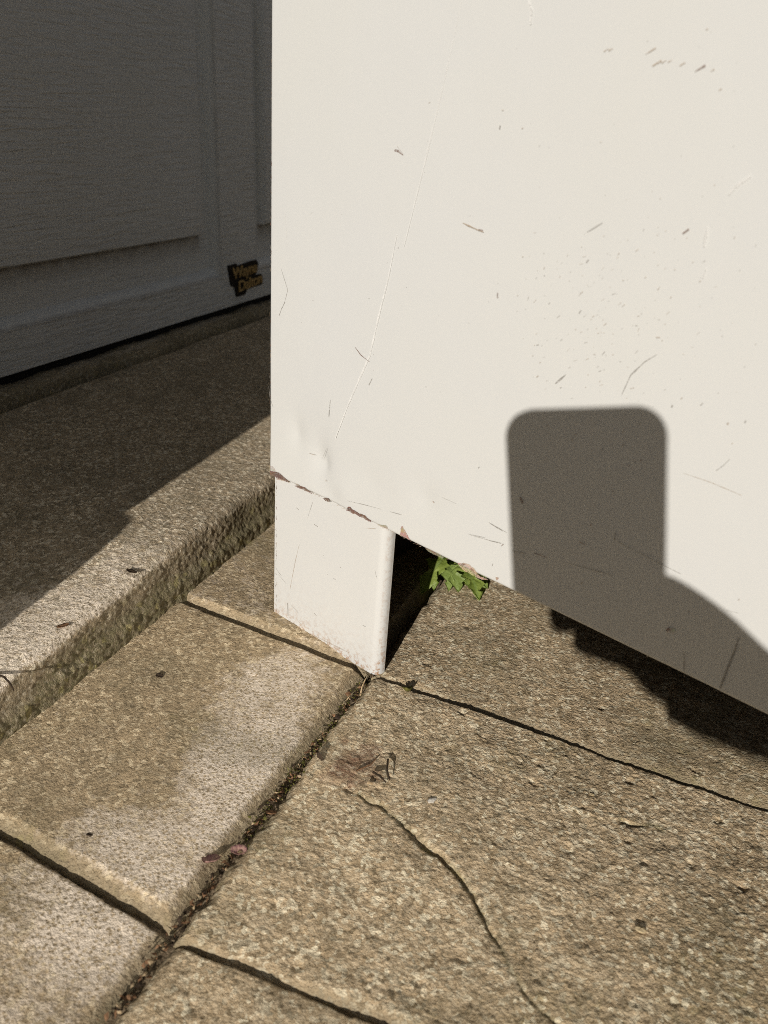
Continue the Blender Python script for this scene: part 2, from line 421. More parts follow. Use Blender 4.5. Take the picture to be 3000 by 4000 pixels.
add_slab(Lq(T_l, T_r, 2.6 * S, 2.56 * S), 0.003, M_slab, 0.5, ch, 404, spots=False, worn_amt=0.5)
# right field: cross joints at about y = 0.605 and 1.225
xq, xe = AX + 0.0013, 0.30 * S + 0.0
I_l, I_r = 0.597 * S, 0.640 * S
H_l, H_r = 1.243 * S, 1.205 * S
def Rq(y0l, y0r, y1l, y1r, x0=xq, x1=xe): return [(x0, y0l + g * .2), (x1, y0r + g * .2), (x1, y1r - g * .2), (x0, y1l - g * .2)]
chr_ = (0.006, 0.006, 0.0060, 0.0014)
crk = [gxy(*p) for p in [(775, 1722), (815, 1742), (850, 1766), (905, 1815), (958, 1862), (1005, 1915), (1033, 1965), (1062, 2015), (1092, 2072), (1130, 2130), (1170, 2182), (1215, 2230), (1260, 2290)]]
crk2 = [gxy(*p) for p in [(1340, 1770), (1378, 1776), (1400, 1772), (1428, 1788)]]
add_slab(Rq(0.0, 0.0, I_l, I_r), 0.0008, M_rough, 0.85, chr_, 505, spots=False, worn_amt=0.45)
add_slab(Rq(I_l, I_r, H_l, H_r), 0.00075, M_rough, 1.0, chr_, 606, worn_amt=0.45, crack=[(crk, 0.00045, 0.0032), (crk2, 0.0004, 0.0025)])
add_slab(Rq(H_l, H_r, 1.90 * S, 1.86 * S), 0.0008, M_rough, 0.72, (0.006, 0.006, 0.0075, 0.0014), 707, worn_amt=0.35, z0=0.0014, drop=0.0036)
add_slab(Rq(1.90 * S, 1.86 * S, 2.6 * S, 2.56 * S), 0.003, M_rough, 0.8, chr_, 808, spots=False)
# slabs outside the picture, coarser
k = 0
for x0, x1 in ((xe + 0.003, xe + 0.25), (xe + 0.253, xe + 0.50), (xe + 0.503, xe + 0.75)):
    for y0, y1 in ((-0.45, -0.226), (-0.223, 0.012), (0.015, 0.19), (0.193, 0.380), (0.383, 0.585), (0.588, 0.80)):
        k += 1; add_slab([(x0, y0), (x1, y0), (x1, y1), (x0, y1)], 0.006, M_rough, 0.8, chr_, 900 + 7 * k, spots=False, worn_amt=0.4)
for x0, x1 in ((xl, xr), (xq, xe)):
    for y0, y1 in ((-0.45, -0.226), (-0.2245, -0.001)):
        k += 1; add_slab([(x0, y0), (x1, y0), (x1, y1), (x0, y1)], 0.006, M_rough, 0.8, chr_, 900 + 7 * k, spots=False, worn_amt=0.4)

# ------------------------------------------------------------------ the step in front of the garage door
def profile():
    """cross-section of the step: from its foot over the rounded nose to the joint before the threshold; local (x inward, z) in units of S"""
    pts = [(-0.03, -0.02), (0.000, 0.004), (0.004, 0.030), (0.006, 0.045), (0.013, 0.052), (0.017, 0.060), (0.021, 0.085), (0.025, 0.114)]
    for a in np.linspace(0.1, 1.0, 9):
        t = a * math.pi / 2; pts.append((0.025 + 0.034 * (1 - math.cos(t)), 0.114 + 0.020 * math.sin(t)))
    pts += [(0.15, 0.1365), (0.30, 0.138), (0.60, 0.139), (0.975, 0.138), (0.990, 0.125), (0.995, 0.09)]
    return np.array(pts)
pr = profile(); seg = np.hypot(*np.diff(pr, axis=0).T); arc = np.concatenate([[0], np.cumsum(seg)])
s_f = np.concatenate([np.arange(0, 0.60, 0.0031), np.arange(0.60, arc[-1], 0.006), [arc[-1]]])
px_ = np.interp(s_f, arc, pr[:, 0]); pz_ = np.interp(s_f, arc, pr[:, 1])
kk = np.ones(5) / 5
px_[2:-2] = np.convolve(px_, kk, 'valid'); pz_[2:-2] = np.convolve(pz_, kk, 'valid')
tx, tz = np.gradient(px_), np.gradient(pz_); tl = np.hypot(tx, tz); nx_, nz_ = tz / tl, tx / tl    # outward: -x local is +x world
y_f = np.concatenate([np.arange(-1.6, 0.6, 0.02), np.arange(0.6, 2.0, 0.0032), np.arange(2.0, 4.6, 0.008), np.arange(4.6, 8.2, 0.05)])
SSg, YY = np.meshgrid(s_f, y_f, indexing='ij')
PX = px_[:, None] + 0 * YY; PZ = pz_[:, None] + 0 * YY; NX = nx_[:, None] + 0 * YY; NZ = nz_[:, None] + 0 * YY
am, bm_ = SSg * S, YY * S
top = sstep(0.105, 0.125, PZ); low = 1 - sstep(0.045, 0.07, PZ)
disp = (0.0014 * fbm(am / 0.05, bm_ / 0.05, 71, 3) + 0.0004 * fbm(am / 0.006, bm_ / 0.006, 72, 3))
w1, wi = worley(am / 0.0042, bm_ / 0.0042, 73); w2, wi2 = worley(am / 0.003, bm_ / 0.003, 74)
disp += 0.00055 * np.clip(0.6 - w1, 0, 1) * 2 * (0.2 + wi)
disp += (1 - top) * (0.0004 * fbm(am / 0.005, bm_ / 0.005, 75, 4) + 0.0004 * np.clip(0.6 - w2, 0, 1) * wi2)
disp += low * 0.0012 * fbm(am / 0.006, bm_ / 0.008, 76, 4)
ledge_w = 0.8 + 0.9 * vn(bm_ / 0.03, am * 0, 77)
k_y = np.clip((YY - 0.8) / 0.55, -0.4, 1.0)
zsc = 0.72 + 0.23 * k_y                           # a little lower towards the near end
XB = (-0.985 - 0.016 * (YY - 0.8)) * S
Xw = XB - PX * S + NX * disp; Zw = PZ * S * zsc + NZ * disp
band = sstep(0.112, 0.120, PZ + 0.012 * fbm(am / 0.012, bm_ / 0.012, 87, 3)) * (1 - sstep(0.06, 0.30, PX + 0.10 * fbm(am / 0.05, bm_ / 0.05, 78, 3)))
at = dict(worn=np.clip(0.92 * band * (1 - 0.92 * sstep(0.90, 1.55, YY)) + 0.06 * top, 0, 1),
          silt=0.55 * (1 - sstep(0.10, 0.115, PZ)) + 0.25 * top * sstep(0.0, 0.4, fbm(am / 0.06, bm_ / 0.06, 79, 3)),
          moss=np.clip(0.22 * (1 - sstep(0.106, 0.116, PZ + 0.012 * fbm(am / 0.012, bm_ / 0.012, 87, 3))) + 0.80 * (1 - sstep(0.050, 0.085, PZ + 0.03 * fbm(am / 0.03, bm_ / 0.03, 80, 3))) + 0.55 * (1 - sstep(0.10, 0.115, PZ)) * sstep(0.0, 0.3, fbm(am / 0.03, bm_ / 0.05, 81, 3)), 0, 1),
          stain=0 * PZ)
step = grid_mesh('step', np.stack([Xw, YY * S, Zw], -1)[::-1], M_step, None, {k_: a_[::-1] for k_, a_ in at.items()})
tag(step, 'low concrete step with rounded nose and mossy riser', kind='structure')

# threshold strip between the step and the garage floor, with a ragged joint
ty = np.concatenate([np.arange(-0.4, 1.4, 0.02), np.arange(1.4, 4.4, 0.009), np.arange(4.4, 8.2, 0.05)]) * S
tx_ = np.concatenate([np.arange(0, 0.30, 0.007), np.arange(0.30, 1.2, 0.05)]) * S
TX, TY = np.meshgrid(tx_, ty, indexing='ij')
e0 = (-2.020 * S) - 0.045 * S * fbm(TY / 0.10, 0 * TY + 3.3, 61, 4)
ZT = 0.150 * S + 0.004 * fbm(TX / 0.03, TY / 0.03, 62, 4) - 0.006 * np.exp(-TX / 0.006)
ZT[0] = 0.05 * S; ZT[1] = 0.09 * S
tat = dict(worn=0.75 * np.exp(-((TX - 0.03) / 0.018) ** 2) * sstep(-0.05, 0.3, fbm(TX / 0.03, TY / 0.05, 63, 3)), silt=0.2 + 0 * TX, moss=0.4 + 0.6 * np.exp(-TX / 0.004), stain=0 * TX)  # moss mask also paints the joint face dark, as shade in the gap
th_o = grid_mesh('threshold', np.stack([e0 - TX, TY, ZT], -1)[::-1], M_step, None, {k_: a_[::-1] for k_, a_ in tat.items()})
tag(th_o, 'narrow concrete threshold under the garage door', kind='structure')

# ------------------------------------------------------------------ garage door
DX = -2.118 * S; DZ0 = 0.185 * S
REC, FLD = 0.0150, 0.0030
def dpt(px, py, dep=0.0):
    p = on_plane(px, py, np.array([DX - dep, 0, 0]), np.array([1.0, 0, 0])); return float(p[1]), float(p[2])
door = empty('garage_door', (DX, 3.0 * S, DZ0))
tag(door, 'white painted garage door with raised panels and a small gold badge', 'garage door')
# reference lines on the door
ys_field = dpt(429, 500, REC)[0]          # right end of the raised field
ys_b0 = dpt(450, 520, REC)[0]; ys_b1 = dpt(478, 520)[0]      # sloping strip beside it
ys_n = dpt(552, 500)[0]              # next panel begins
zf = dpt(215, 549, REC)[1]                # foot of the raised field
zb1 = dpt(235, 632, REC)[1]; zb0 = dpt(235, 661)[1]          # sloping strip below
pw = 0.62; stile = ys_n - ys_b1
sec_h = 0.53
bw = ys_b1 - ys_b0; bwz = zb1 - zb0
insy, insz = ys_b0 - ys_field, zf - zb1
def door_section(z_bot, z_top, zpb0):
    """one leaf of the door: sheet with pressed panels, built as a height field"""
    panels = []
    y1 = ys_b1
    ylist = []
    y = y1
    while y > -0.35: ylist.append((y - pw, y)); y -= pw + stile
    y = ys_n
    while y < 2.55: ylist.append((y, y + pw)); y += pw + stile
    ylist.sort()
    zp0, zp1 = zpb0, z_top - (zpb0 - z_bot)
    fy = {ylist[0][0] - stile, ylist[-1][1] + stile}; fz = {z_bot, z_top}
    for a, b in ylist:
        for o in (-0.0025, 0, 0.0012, 0.0028, 0.0045, bw * 0.5, bw, bw + insy - 0.003, bw + insy + 0.001, bw + insy + 0.006): fy |= {a + o, b - o}
    for o in (-0.0025, 0, 0.0012, 0.0028, 0.0045, bwz * 0.5, bwz, bwz + insz - 0.003, bwz + insz + 0.001, bwz + insz + 0.006): fz |= {zp0 + o, zp1 - o}
    def fill(st, d):
        a = sorted(st); out = [a[0]]
        for q in a[1:]:
            n = max(1, int((q - out[-1]) / d)); b0 = out[-1]
            out += [b0 + (q - b0) * (i + 1) / n for i in range(n)]
        return np.array(out)
    Ys, Zs = fill(fy, 0.02), fill(fz, 0.02)
    Yg, Zg = np.meshgrid(Ys, Zs, indexing='ij')
    depth = np.zeros(Yg.shape); dirt_crease = np.zeros(Yg.shape); grain = np.ones(Yg.shape)
    def prof(q, bwid, ins):    # q: distance inside the panel edge
        return np.interp(q, [-1, 0, 0.0012, bwid, bwid + ins - 0.003, bwid + ins + 0.001, bwid + ins + 0.006], [0, 0, -0.0014, -REC, -REC, -REC - 0.0012, -FLD])
    for a, b in ylist:
        ins = (Yg >= a) & (Yg <= b) & (Zg >= zp0) & (Zg <= zp1)
        dy = prof(np.minimum(Yg - a, b - Yg), bw, insy); dz = prof(np.minimum(Zg - zp0, zp1 - Zg), bwz, insz)
        qy = np.minimum(Yg - a, b - Yg) / (bw + insy); qz = np.minimum(Zg - zp0, zp1 - Zg) / (bwz + insz)
        depth = np.where(ins, np.where(qy < qz, dy, dz), depth)
        bot = Zg - zp0
        isb = ins & (qz <= qy) & (bot < 0.2)
        dirt_crease = np.where(isb, np.maximum(dirt_crease, np.exp(-((bot - bwz - insz) / 0.004) ** 2) * 0.95 + np.exp(-((bot - 0.0012) / 0.0016) ** 2) * 0.6), dirt_crease)
        qe = np.minimum(Yg - a, b - Yg)
        dirt_crease = np.where(ins & (qy < qz), np.maximum(dirt_crease, np.exp(-((qe - 0.0012) / 0.0016) ** 2) * 0.35 + np.exp(-((qe - bw - insy) / 0.003) ** 2) * 0.18), dirt_crease)  # also draws thin darker lines along the upright creases
        grain = np.where(ins & (np.minimum(qy, 1) < 9) & ((np.minimum(Yg - a, b - Yg) < bw) | (bot < bwz)), 0.25, grain)
    P = np.stack([DX + depth, Yg, Zg], -1)
    return P, dict(dirt_crease=dirt_crease, grain=grain)
z = DZ0
for i in range(4):
    P, at = door_section(z, z + sec_h, z + (zb0 - DZ0))
    grid_mesh('door_section', P, M_door, door, at, smooth=False)
    z += sec_h + 0.003
# bottom edge of the sheet, folded back, and rubber seal
bm_obj('bottom_edge', box_bm((DX - 0.0205, 1.1, DZ0 + 0.0015), np.eye(3), (0.020, 1.45, 0.0015)), M_door, door)
bm_obj('bottom_seal', box_bm((DX - 0.016, 1.1, DZ0 - 0.0095), np.eye(3), (0.008, 1.45, 0.009), 0.003), M_rubber, door)
bm_obj('door_back', box_bm((DX - 0.043, 1.1, DZ0 + 1.066), np.eye(3), (0.002, 1.45, 1.066)), M_door, door)

# badge: two stepped lines of gold lettering on black
def text_mesh(s, size, off, extr):
    cu = bpy.data.curves.new('t', 'FONT'); cu.body = s; cu.size = size; cu.offset = off; cu.extrude = extr
    cu.space_character = 0.92; cu.resolution_u = 4
    o = bpy.data.objects.new('t', cu); COL.objects.link(o)
    bpy.context.view_layer.update()
    me = bpy.data.meshes.new_from_object(o.evaluated_get(bpy.context.evaluated_depsgraph_get()))
    bpy.data.objects.remove(o); bpy.data.curves.remove(cu)
    return me
by0, bz0 = dpt(500, 612); by1, _ = dpt(556, 596)
badge = None
bz_top = dpt(497, 577)[1]
def line(txt, ya, yb, zbase, hgt, offp, parent):
    out = []
    for nm, off, dx, mt in (('backing', 0.0045, 0.0016, M_badge_black), ('lettering', 0.0006, 0.0034, M_gold)):
        me = text_mesh(txt, 0.05, off, 0.0012 if nm == 'lettering' else 0.0014)
        co = np.empty(len(me.vertices) * 3, np.float32); me.vertices.foreach_get('co', co); co = co.reshape(-1, 3)
        if nm == 'backing': ref = (co[:, 0].min() + 0.0045, co[:, 0].max() - 0.0045)
        else: pass
        out.append((nm, me, co, dx, mt))
    l0, l1 = out[1][2][:, 0].min(), out[1][2][:, 0].max()
    h1 = 0.036
    par = parent
    for nm, me, co, dx, mt in out:
        Y = ya + (co[:, 0] - l0) / (l1 - l0) * (yb - ya)
        Z = zbase + co[:, 1] / h1 * hgt
        X = DX + dx + co[:, 2]
        me.vertices.foreach_set('co', np.stack([X, Y, Z], -1).reshape(-1).astype(np.float32)); me.update()
        me.materials.clear(); me.materials.append(mt)
        o = bpy.data.objects.new(nm, me); link(o, par)
        if par is door or par.type == 'EMPTY': o.matrix_parent_inverse = Matrix.Translation(-par.location)
        else:
            o.matrix_parent_inverse = par.matrix_basis.inverted()
bpl_y0, bpl_z1 = dpt(492, 574); bpl_y1, _ = dpt(556, 572)
_, bz_mid = dpt(525, 609); _, bz_low = dpt(510, 640)
plate = mesh_obj('badge', [], [], M_badge_black, door)
def poly_plate(pts_px):
    bm = bmesh.new(); vs = []
    for p in pts_px:
        yy, zz = dpt(*p); vs.append(bm.verts.new((DX + 0.0002, yy, zz)))
    f = bm.faces.new(vs); r = bmesh.ops.extrude_face_region(bm, geom=[f])
    bmesh.ops.translate(bm, vec=(0.0016, 0, 0), verts=[q for q in r['geom'] if isinstance(q, bmesh.types.BMVert)])
    bmesh.ops.recalc_face_normals(bm, faces=bm.faces); return bm
bm = poly_plate([(490, 574), (509, 569), (510, 574), (545, 562), (552, 561), (556, 569), (552, 590), (548, 594), (562, 591), (566, 600), (565, 613), (533, 624), (527, 636), (509, 641), (505, 620), (497, 617)])
bm.to_mesh(plate.data); bm.free()
def line2(txt, pa, pb, rise):
    (ya, za), (yb, zb) = dpt(*pa), dpt(*pb)
    _, zt = dpt(pa[0], pa[1] - rise)
    me = text_mesh(txt, 0.05, 0.0007, 0.0011)
    co = np.empty(len(me.vertices) * 3, np.float32); me.vertices.foreach_get('co', co); co = co.reshape(-1, 3)
    cap = 0.0365; l0, l1 = co[:, 0].min(), co[:, 0].max()
    t = (co[:, 0] - l0) / (l1 - l0)
    Y = ya + t * (yb - ya); Z = za + t * (zb - za) + co[:, 1] / cap * (zt - za); X = DX + 0.0022 + co[:, 2]
    me.vertices.foreach_set('co', np.stack([X, Y, Z], -1).reshape(-1).astype(np.float32)); me.update()
    me.materials.clear(); me.materials.append(M_gold)
    o = bpy.data.objects.new('lettering', me); link(o, plate)
line2('Wayne', (500, 604), (552, 586), 26)
line2('Dalton', (513, 630), (563, 609), 24)

# ------------------------------------------------------------------ garage wall whose corner shades the door (beside the camera, out of the picture)
wall = empty('garage_wall', (-1.6 * S, -0.1, 0.14 * S))
tag(wall, 'rendered wall with a plinth beside the garage door opening', 'wall')
yw = 0.2 * S
xe_up, xe_lo = -1.115 * S, -1.062 * S
def wbox(name, x0, x1, y0, y1, z0, z1, bev=0.002):
    bm_obj(name, box_bm(((x0 + x1) / 2, (y0 + y1) / 2, (z0 + z1) / 2), np.eye(3), ((x1 - x0) / 2, (y1 - y0) / 2, (z1 - z0) / 2), bev), M_render, wall)
zs = 0.13 * S
wbox('pier', -3.2, xe_up, yw - 0.22, yw, 0.55 * S + 0.002, 0.87)
wbox('plinth', -3.2, xe_lo, yw - 0.24, yw + 0.002, 0.02, 0.55 * S, 0.012)
wbox('lintel', DX - 0.3, DX + 0.03, yw + 0.001, 2.5, 2.12, 2.6)
wbox('pier', -3.2, xe_up, 2.501, 2.9, 0.02, 2.6)
# rear of the garage behind the door gap stays dark because the back wall closes it
wbox('inner_wall', DX - 0.42, DX - 0.38, yw + 0.001, 2.5, 0.0, 2.119)

# ------------------------------------------------------------------ metal cabinet
TH, TI = math.radians(-19.75), math.radians(1.3)
d0 = np.array([math.cos(TH), math.sin(TH), 0]); nb = np.array([-d0[1], d0[0], 0])      # nb: into the cabinet
OC = gp(812, 1472)
U = d0 * math.cos(TI) - np.array([0, 0, 1]) * math.sin(TI); V = d0 * math.sin(TI) + np.array([0, 0, 1]) * math.cos(TI); NO = -nb
def cw(u, v_, w=0.0): return OC + U * u + V * v_ + NO * w
def cuv(px, py):
    p = on_plane(px, py, OC, nb) - OC; return float(p @ U), float(p @ V)
cab = empty('metal_cabinet', tuple(OC))
tag(cab, 'cream painted steel cabinet with scratches and a dented lower corner, standing on folded legs', 'cabinet')
uL, vB = -0.3275 * S, 0.335 * S
uR, vT, DEP = 0.46, 0.86, 0.36
# front panel: fine sheet with rounded edges and dents
dents = [(640, 936, 0.006, 0.010, 0.0011), (688, 990, 0.007, 0.012, 0.0016), (700, 1003, 0.0035, 0.006, 0.0010), (716, 1075, 0.011, 0.010, 0.0010), (738, 1068, 0.008, 0.008, -0.0005),
         (920, 1078, 0.010, 0.010, 0.0008), (660, 960, 0.03, 0.03, 0.0012), (690, 1120, 0.012, 0.012, -0.0006), (800, 1040, 0.016, 0.010, 0.0005), (1100, 500, 0.12, 0.10, 0.0010), (760, 300, 0.10, 0.16, -0.0008)]
def front_pts():
    us = np.concatenate([np.linspace(uL, uL + 0.0025, 8), np.arange(uL + 0.004, 0.25, 0.0013), np.arange(0.25, uR - 0.004, 0.02), np.linspace(uR - 0.0025, uR, 8)])
    vs = np.concatenate([np.linspace(vB, vB + 0.002, 8), np.arange(vB + 0.0033, 0.42, 0.0013), np.arange(0.42, vT - 0.004, 0.02), np.linspace(vT - 0.0025, vT, 8)])
    Ug, Vg = np.meshgrid(us, vs, indexing='ij')
    w = np.zeros(Ug.shape)
    for px, py, su, sv, dep in dents:
        a, b = cuv(px, py)
        w -= dep * np.exp(-(((Ug - a) / su) ** 2 + ((Vg - b) / sv) ** 2) ** 0.8)
    w += 0.0007 * fbm(Ug / 0.16, Vg / 0.16, 31, 2)
    w += 0.00025 * fbm(Ug / 0.02, Vg * 0, 33, 2) * np.exp(-(Vg - vB) / 0.006)       # a bent lower edge
    r = 0.0025
    for q in (Ug - uL, uR - Ug):
        t = np.clip(1 - q / r, 0, 1); w -= r * (1 - np.sqrt(1 - t ** 2))
    t = np.clip(1 - (Vg - vB) / 0.002, 0, 1); w -= 0.002 * (1 - np.sqrt(1 - t ** 2))
    P = OC + Ug[..., None] * U + Vg[..., None] * V + w[..., None] * NO
    return P
FP = front_pts()
front = grid_mesh('front_panel', FP, M_paint, cab)
def cbox(name, u0, u1, v0, v1, w0, w1, mat, bev=0.0):
    return bm_obj(name, box_bm(cw((u0 + u1) / 2, (v0 + v1) / 2, (w0 + w1) / 2), (U, V, NO), ((u1 - u0) / 2, (v1 - v0) / 2, (w1 - w0) / 2), bev), mat, cab)
cbox('side_panel', uL + 0.0003, uL + 0.0015, vB + 0.0007, vT, -DEP, -0.0026, M_paint)
cbox('side_panel', uR - 0.0015, uR - 0.0003, vB + 0.0007, vT, -DEP, -0.0026, M_paint)
cbox('back_panel', uL + 0.0017, uR - 0.0017, vB + 0.0007, vT, -DEP, -DEP + 0.0012, M_paint)
cbox('top_panel', uL + 0.0017, uR - 0.0017, vT - 0.0018, vT - 0.0006, -DEP + 0.0014, -0.0026, M_paint)
cbox('bottom_panel', uL + 0.0017, uR - 0.0017, vB + 0.0012, vB + 0.0024, -DEP + 0.0014, -0.0026, M_underdark)

cbox('skirt', uL + 0.006, uL + 0.0075, -0.0, vB + 0.0005, -DEP + 0.002, -0.012, M_underdark)  # added dark plate that shuts out light so the gap stays black
cbox('skirt', uL + 0.008, uR - 0.008, -0.0, vB + 0.0005, -DEP + 0.002, -DEP + 0.0035, M_underdark)  # likewise added at the back, to stop light coming in underneath
def leg(u_out, u_in, w_face, sgn_w):
    """folded steel leg: wide face, rounded corner at u_in, short flange going inwards; ends on the paving"""
    r, fl, t = 0.0058, 0.0076, 0.0014
    s_in = 1 if u_in > u_out else -1
    path = [(u_out, 0.0)]
    n = 12
    for i in range(1, n): path.append((u_out + (u_in - s_in * r - u_out) * i / n, 0.0))
    for i in range(0, 10):
        a = i / 9 * math.pi / 2; path.append((u_in - s_in * r + s_in * r * math.sin(a), r * (1 - math.cos(a))))
    for i in range(1, 5): path.append((u_in, r + (fl - r) * i / 4))
    pu = np.array([p[0] for p in path]); pw_ = np.array([p[1] for p in path])
    def col(u, w, off):
        w_ = w_face - sgn_w * (w + off)
        p0 = cw(u, 0, w_); vb = -(p0[2] - 0.0012) / V[2]        # down to the paving
        return w_, vb
    nv = 40
    rows = []
    rust = []
    for off in (0.0, t):
        for u, w in zip(pu, pw_):
            uu = u - (s_in * off if w > r * 0.5 else 0)
            w_, vb = col(uu, w, off if w <= r * 0.5 else 0)
            vs = np.linspace(vb, vB + 0.0009, nv)
            rows.append([cw(uu, q, w_) for q in vs])
            rust.append([0.9 * math.exp(-(q - vb) / 0.006) + 0.20 * math.exp(-(q - vb) / 0.018) + (0.55 if w > r * 0.3 else 0.0) * (0.45 + 0.55 * math.exp(-(q - vb) / 0.03)) for q in vs])
    m_ = len(pu); A = np.array(rows[:m_]); B = np.array(rows[m_:])[::-1]
    P = np.concatenate([A, B, A[:1]], 0); R_ = np.array(rust[:m_] + rust[m_:][::-1] + rust[:1])
    return grid_mesh('leg', P, M_legp, cab, dict(rust=R_))
leg(-0.3150 * S, -0.0018, -0.0022, 1)
leg(uR - 0.004, uR - 0.108, -0.0022, 1)
leg(-0.3150 * S, -0.0018, -DEP + 0.004, -1)
leg(uR - 0.004, uR - 0.108, -DEP + 0.004, -1)

# scratches, smears and chipped edges: thin films of bare metal, primer or rubbed paint lying on the panel
BR, GR, WH, TN = (0.20, 0.115, 0.085), (0.26, 0.24, 0.21), (0.80, 0.79, 0.76), (0.42, 0.33, 0.24)
mv, mf, mc = [], [], []
def mark(pts, wd, col, al, w=0.00022, mapper=cuv):
    q = [np.array(mapper(*p)) for p in pts]
    # resample
    out = [q[0]]
    for a, b in zip(q[:-1], q[1:]):
        n = max(1, int(np.linalg.norm(b - a) / 0.0025))
        out += [a + (b - a) * i / n for i in range(1, n + 1)]
    n = len(out)
    i0 = len(mv)
    for i, p in enumerate(out):
        tdir = out[min(i + 1, n - 1)] - out[max(i - 1, 0)]; L = np.linalg.norm(tdir) or 1; nn = np.array([-tdir[1], tdir[0]]) / L
        t = i / max(1, n - 1); wdt = wd * (0.35 + 0.65 * math.sin(math.pi * min(1, max(0, 0.08 + t * 0.84)))) * rnd.uniform(0.55, 1.3) / 2
        for s_ in (-1, 1):
            r_ = p + nn * wdt * s_
            mv.append(cw(r_[0], r_[1], w)); mc.append((*col, al * rnd.uniform(0.75, 1.0)))
        if i: k_ = i0 + 2 * i; mf.append((k_ - 2, k_ - 1, k_ + 1, k_))
def patch(pts, col, al, w=0.00022, jit=0.0003, mapper=cuv):
    q = [np.array(mapper(*p)) for p in pts]; out = []
    for a, b in zip(q, q[1:] + q[:1]):
        n = max(1, int(np.linalg.norm(b - a) / 0.0012))
        out += [a + (b - a) * i / n + np.array([rnd.uniform(-jit, jit), rnd.uniform(-jit, jit)]) for i in range(n)]
    i0 = len(mv)
    for p in out: mv.append(cw(p[0], p[1], w)); mc.append((*[c * rnd.uniform(0.8, 1.2) for c in col], al))
    mf.append(tuple(range(i0, len(mv))))
z8 = lambda x, y: (553 + x * .6667, y * .6667)
z4 = lambda x, y: (995.4 + x * .4, 829.5 + y * .4)
z3 = lambda x, y: (553 + x / 3.0, 940 + y / 3.0)
def m8(pts, *a): mark([z8(*p) for p in pts], *a)
def m4(pts, *a): mark([z4(*p) for p in pts], *a)
def m3(pts, *a, **k): mark([z3(*p) for p in pts], *a, **k)
m8([(668, 0), (640, 130), (600, 310), (545, 540), (480, 800)], 0.0009, WH, 0.75)
m8([(457, 760), (430, 900), (402, 1010), (370, 1150), (335, 1230), (300, 1310), (258, 1420)], 0.0010, WH, 0.95)
m8([(884, 0), (894, 35), (890, 80)], 0.0011, WH, 0.9)
m8([(268, 440), (262, 560), (262, 720)], 0.0006, WH, 0.5); m8([(95, 690), (103, 800)], 0.0009, WH, 0.4)
m8([(415, 480), (436, 484), (460, 489), (478, 503)], 0.0011, BR, 0.75); m8([(455, 470), (478, 500)], 0.0004, BR, 0.35)
m8([(295, 575), (275, 605), (255, 637)], 0.0006, GR, 0.75); m8([(240, 650), (175, 695)], 0.0004, GR, 0.3)
m8([(670, 722), (720, 745), (738, 752)], 0.0008, TN, 0.8); m8([(722, 744), (736, 746)], 0.0014, BR, 0.6)
m8([(322, 1125), (340, 1150), (368, 1172)], 0.0008, BR, 0.8)
m8([(82, 870), (104, 940), (92, 985)], 0.0004, GR, 0.55); m8([(95, 978), (84, 1000), (76, 1022)], 0.0009, GR, 0.7)
m8([(377, 1226), (366, 1248)], 0.0010, GR, 0.6); m8([(241, 1295), (236, 1352)], 0.0006, GR, 0.6); m8([(210, 540), (200, 577)], 0.0005, GR, 0.4)
m8([(1300, 1148), (1260, 1172), (1215, 1215), (1185, 1280)], 0.0006, GR, 0.5); m8([(1005, 1213), (970, 1243)], 0.0008, GR, 0.6)
m8([(1125, 720), (1073, 752)], 0.0008, GR, 0.5); m8([(1605, 570), (1560, 600), (1533, 632)], 0.0012, WH, 0.8)
m8([(1463, 735), (1453, 800)], 0.0012, WH, 0.7); m8([(1460, 868), (1449, 902)], 0.0009, WH, 0.6)
m8([(1383, 757), (1404, 742)], 0.0014, BR, 0.6); m8([(783, 948), (783, 966)], 0.0014, BR, 0.6); m8([(792, 406), (789, 418)], 0.0010, GR, 0.8)
for x, y, L in ((1135, 162, 16), (1150, 160, 14), (1280, 165, 34), (1300, 205, 30), (1322, 200, 16), (1342, 198, 14), (1382, 208, 18), (1440, 222, 34), (1480, 228, 12), (1505, 290, 10), (1462, 95, 8), (800, 357, 5), (864, 415, 6), (563, 333, 5)):
    m8([(x - L / 2, y + L * 0.3), (x + L / 2, y - L * 0.3)], 0.0014 if L > 20 else 0.0009, TN if x != 1440 else BR, 0.65)
for i in range(150):
    x, y = rnd.gauss(1090, 150), rnd.gauss(1000, 150)
    if not (830 < x < 1500 and 660 < y < 1330): continue
    L = rnd.choice((4, 6, 7, 9, 14)); a = rnd.gauss(0.65, 0.35)
    m8([(x, y), (x + L * math.cos(a), y - L * math.sin(a))], rnd.uniform(0.0005, 0.0011), rnd.choice((GR, TN, TN)), rnd.uniform(0.15, 0.5))
for i in range(70):
    x, y = rnd.uniform(860, 1640), rnd.uniform(420, 1400); L = rnd.choice((3, 4, 6, 9)); a = rnd.gauss(0.6, 0.5)
    m8([(x, y), (x + L * math.cos(a), y - L * math.sin(a))], rnd.uniform(0.0004, 0.0009), rnd.choice((GR, TN)), rnd.uniform(0.12, 0.4))
for i in range(70):
    x, y = rnd.uniform(100, 1600), rnd.uniform(100, 1300); L = rnd.choice((3, 4, 5)); a = rnd.gauss(0.9, 1.0)
    m8([(x, y), (x + L * math.cos(a), y - L * math.sin(a))], 0.0005, GR, rnd.uniform(0.2, 0.5))
for y in range(190, 1400, 9):
    if rnd.random() < 0.4: m8([(51 - y * 0.0055 + rnd.uniform(0, 5), y), (51 - y * 0.0055 + rnd.uniform(0, 4), y + rnd.uniform(3, 16))], 0.0006, rnd.choice((TN, BR, GR)), rnd.uniform(0.35, 0.85))
m8([(42, 1250), (46, 1290), (56, 1320)], 0.0006, GR, 0.6)
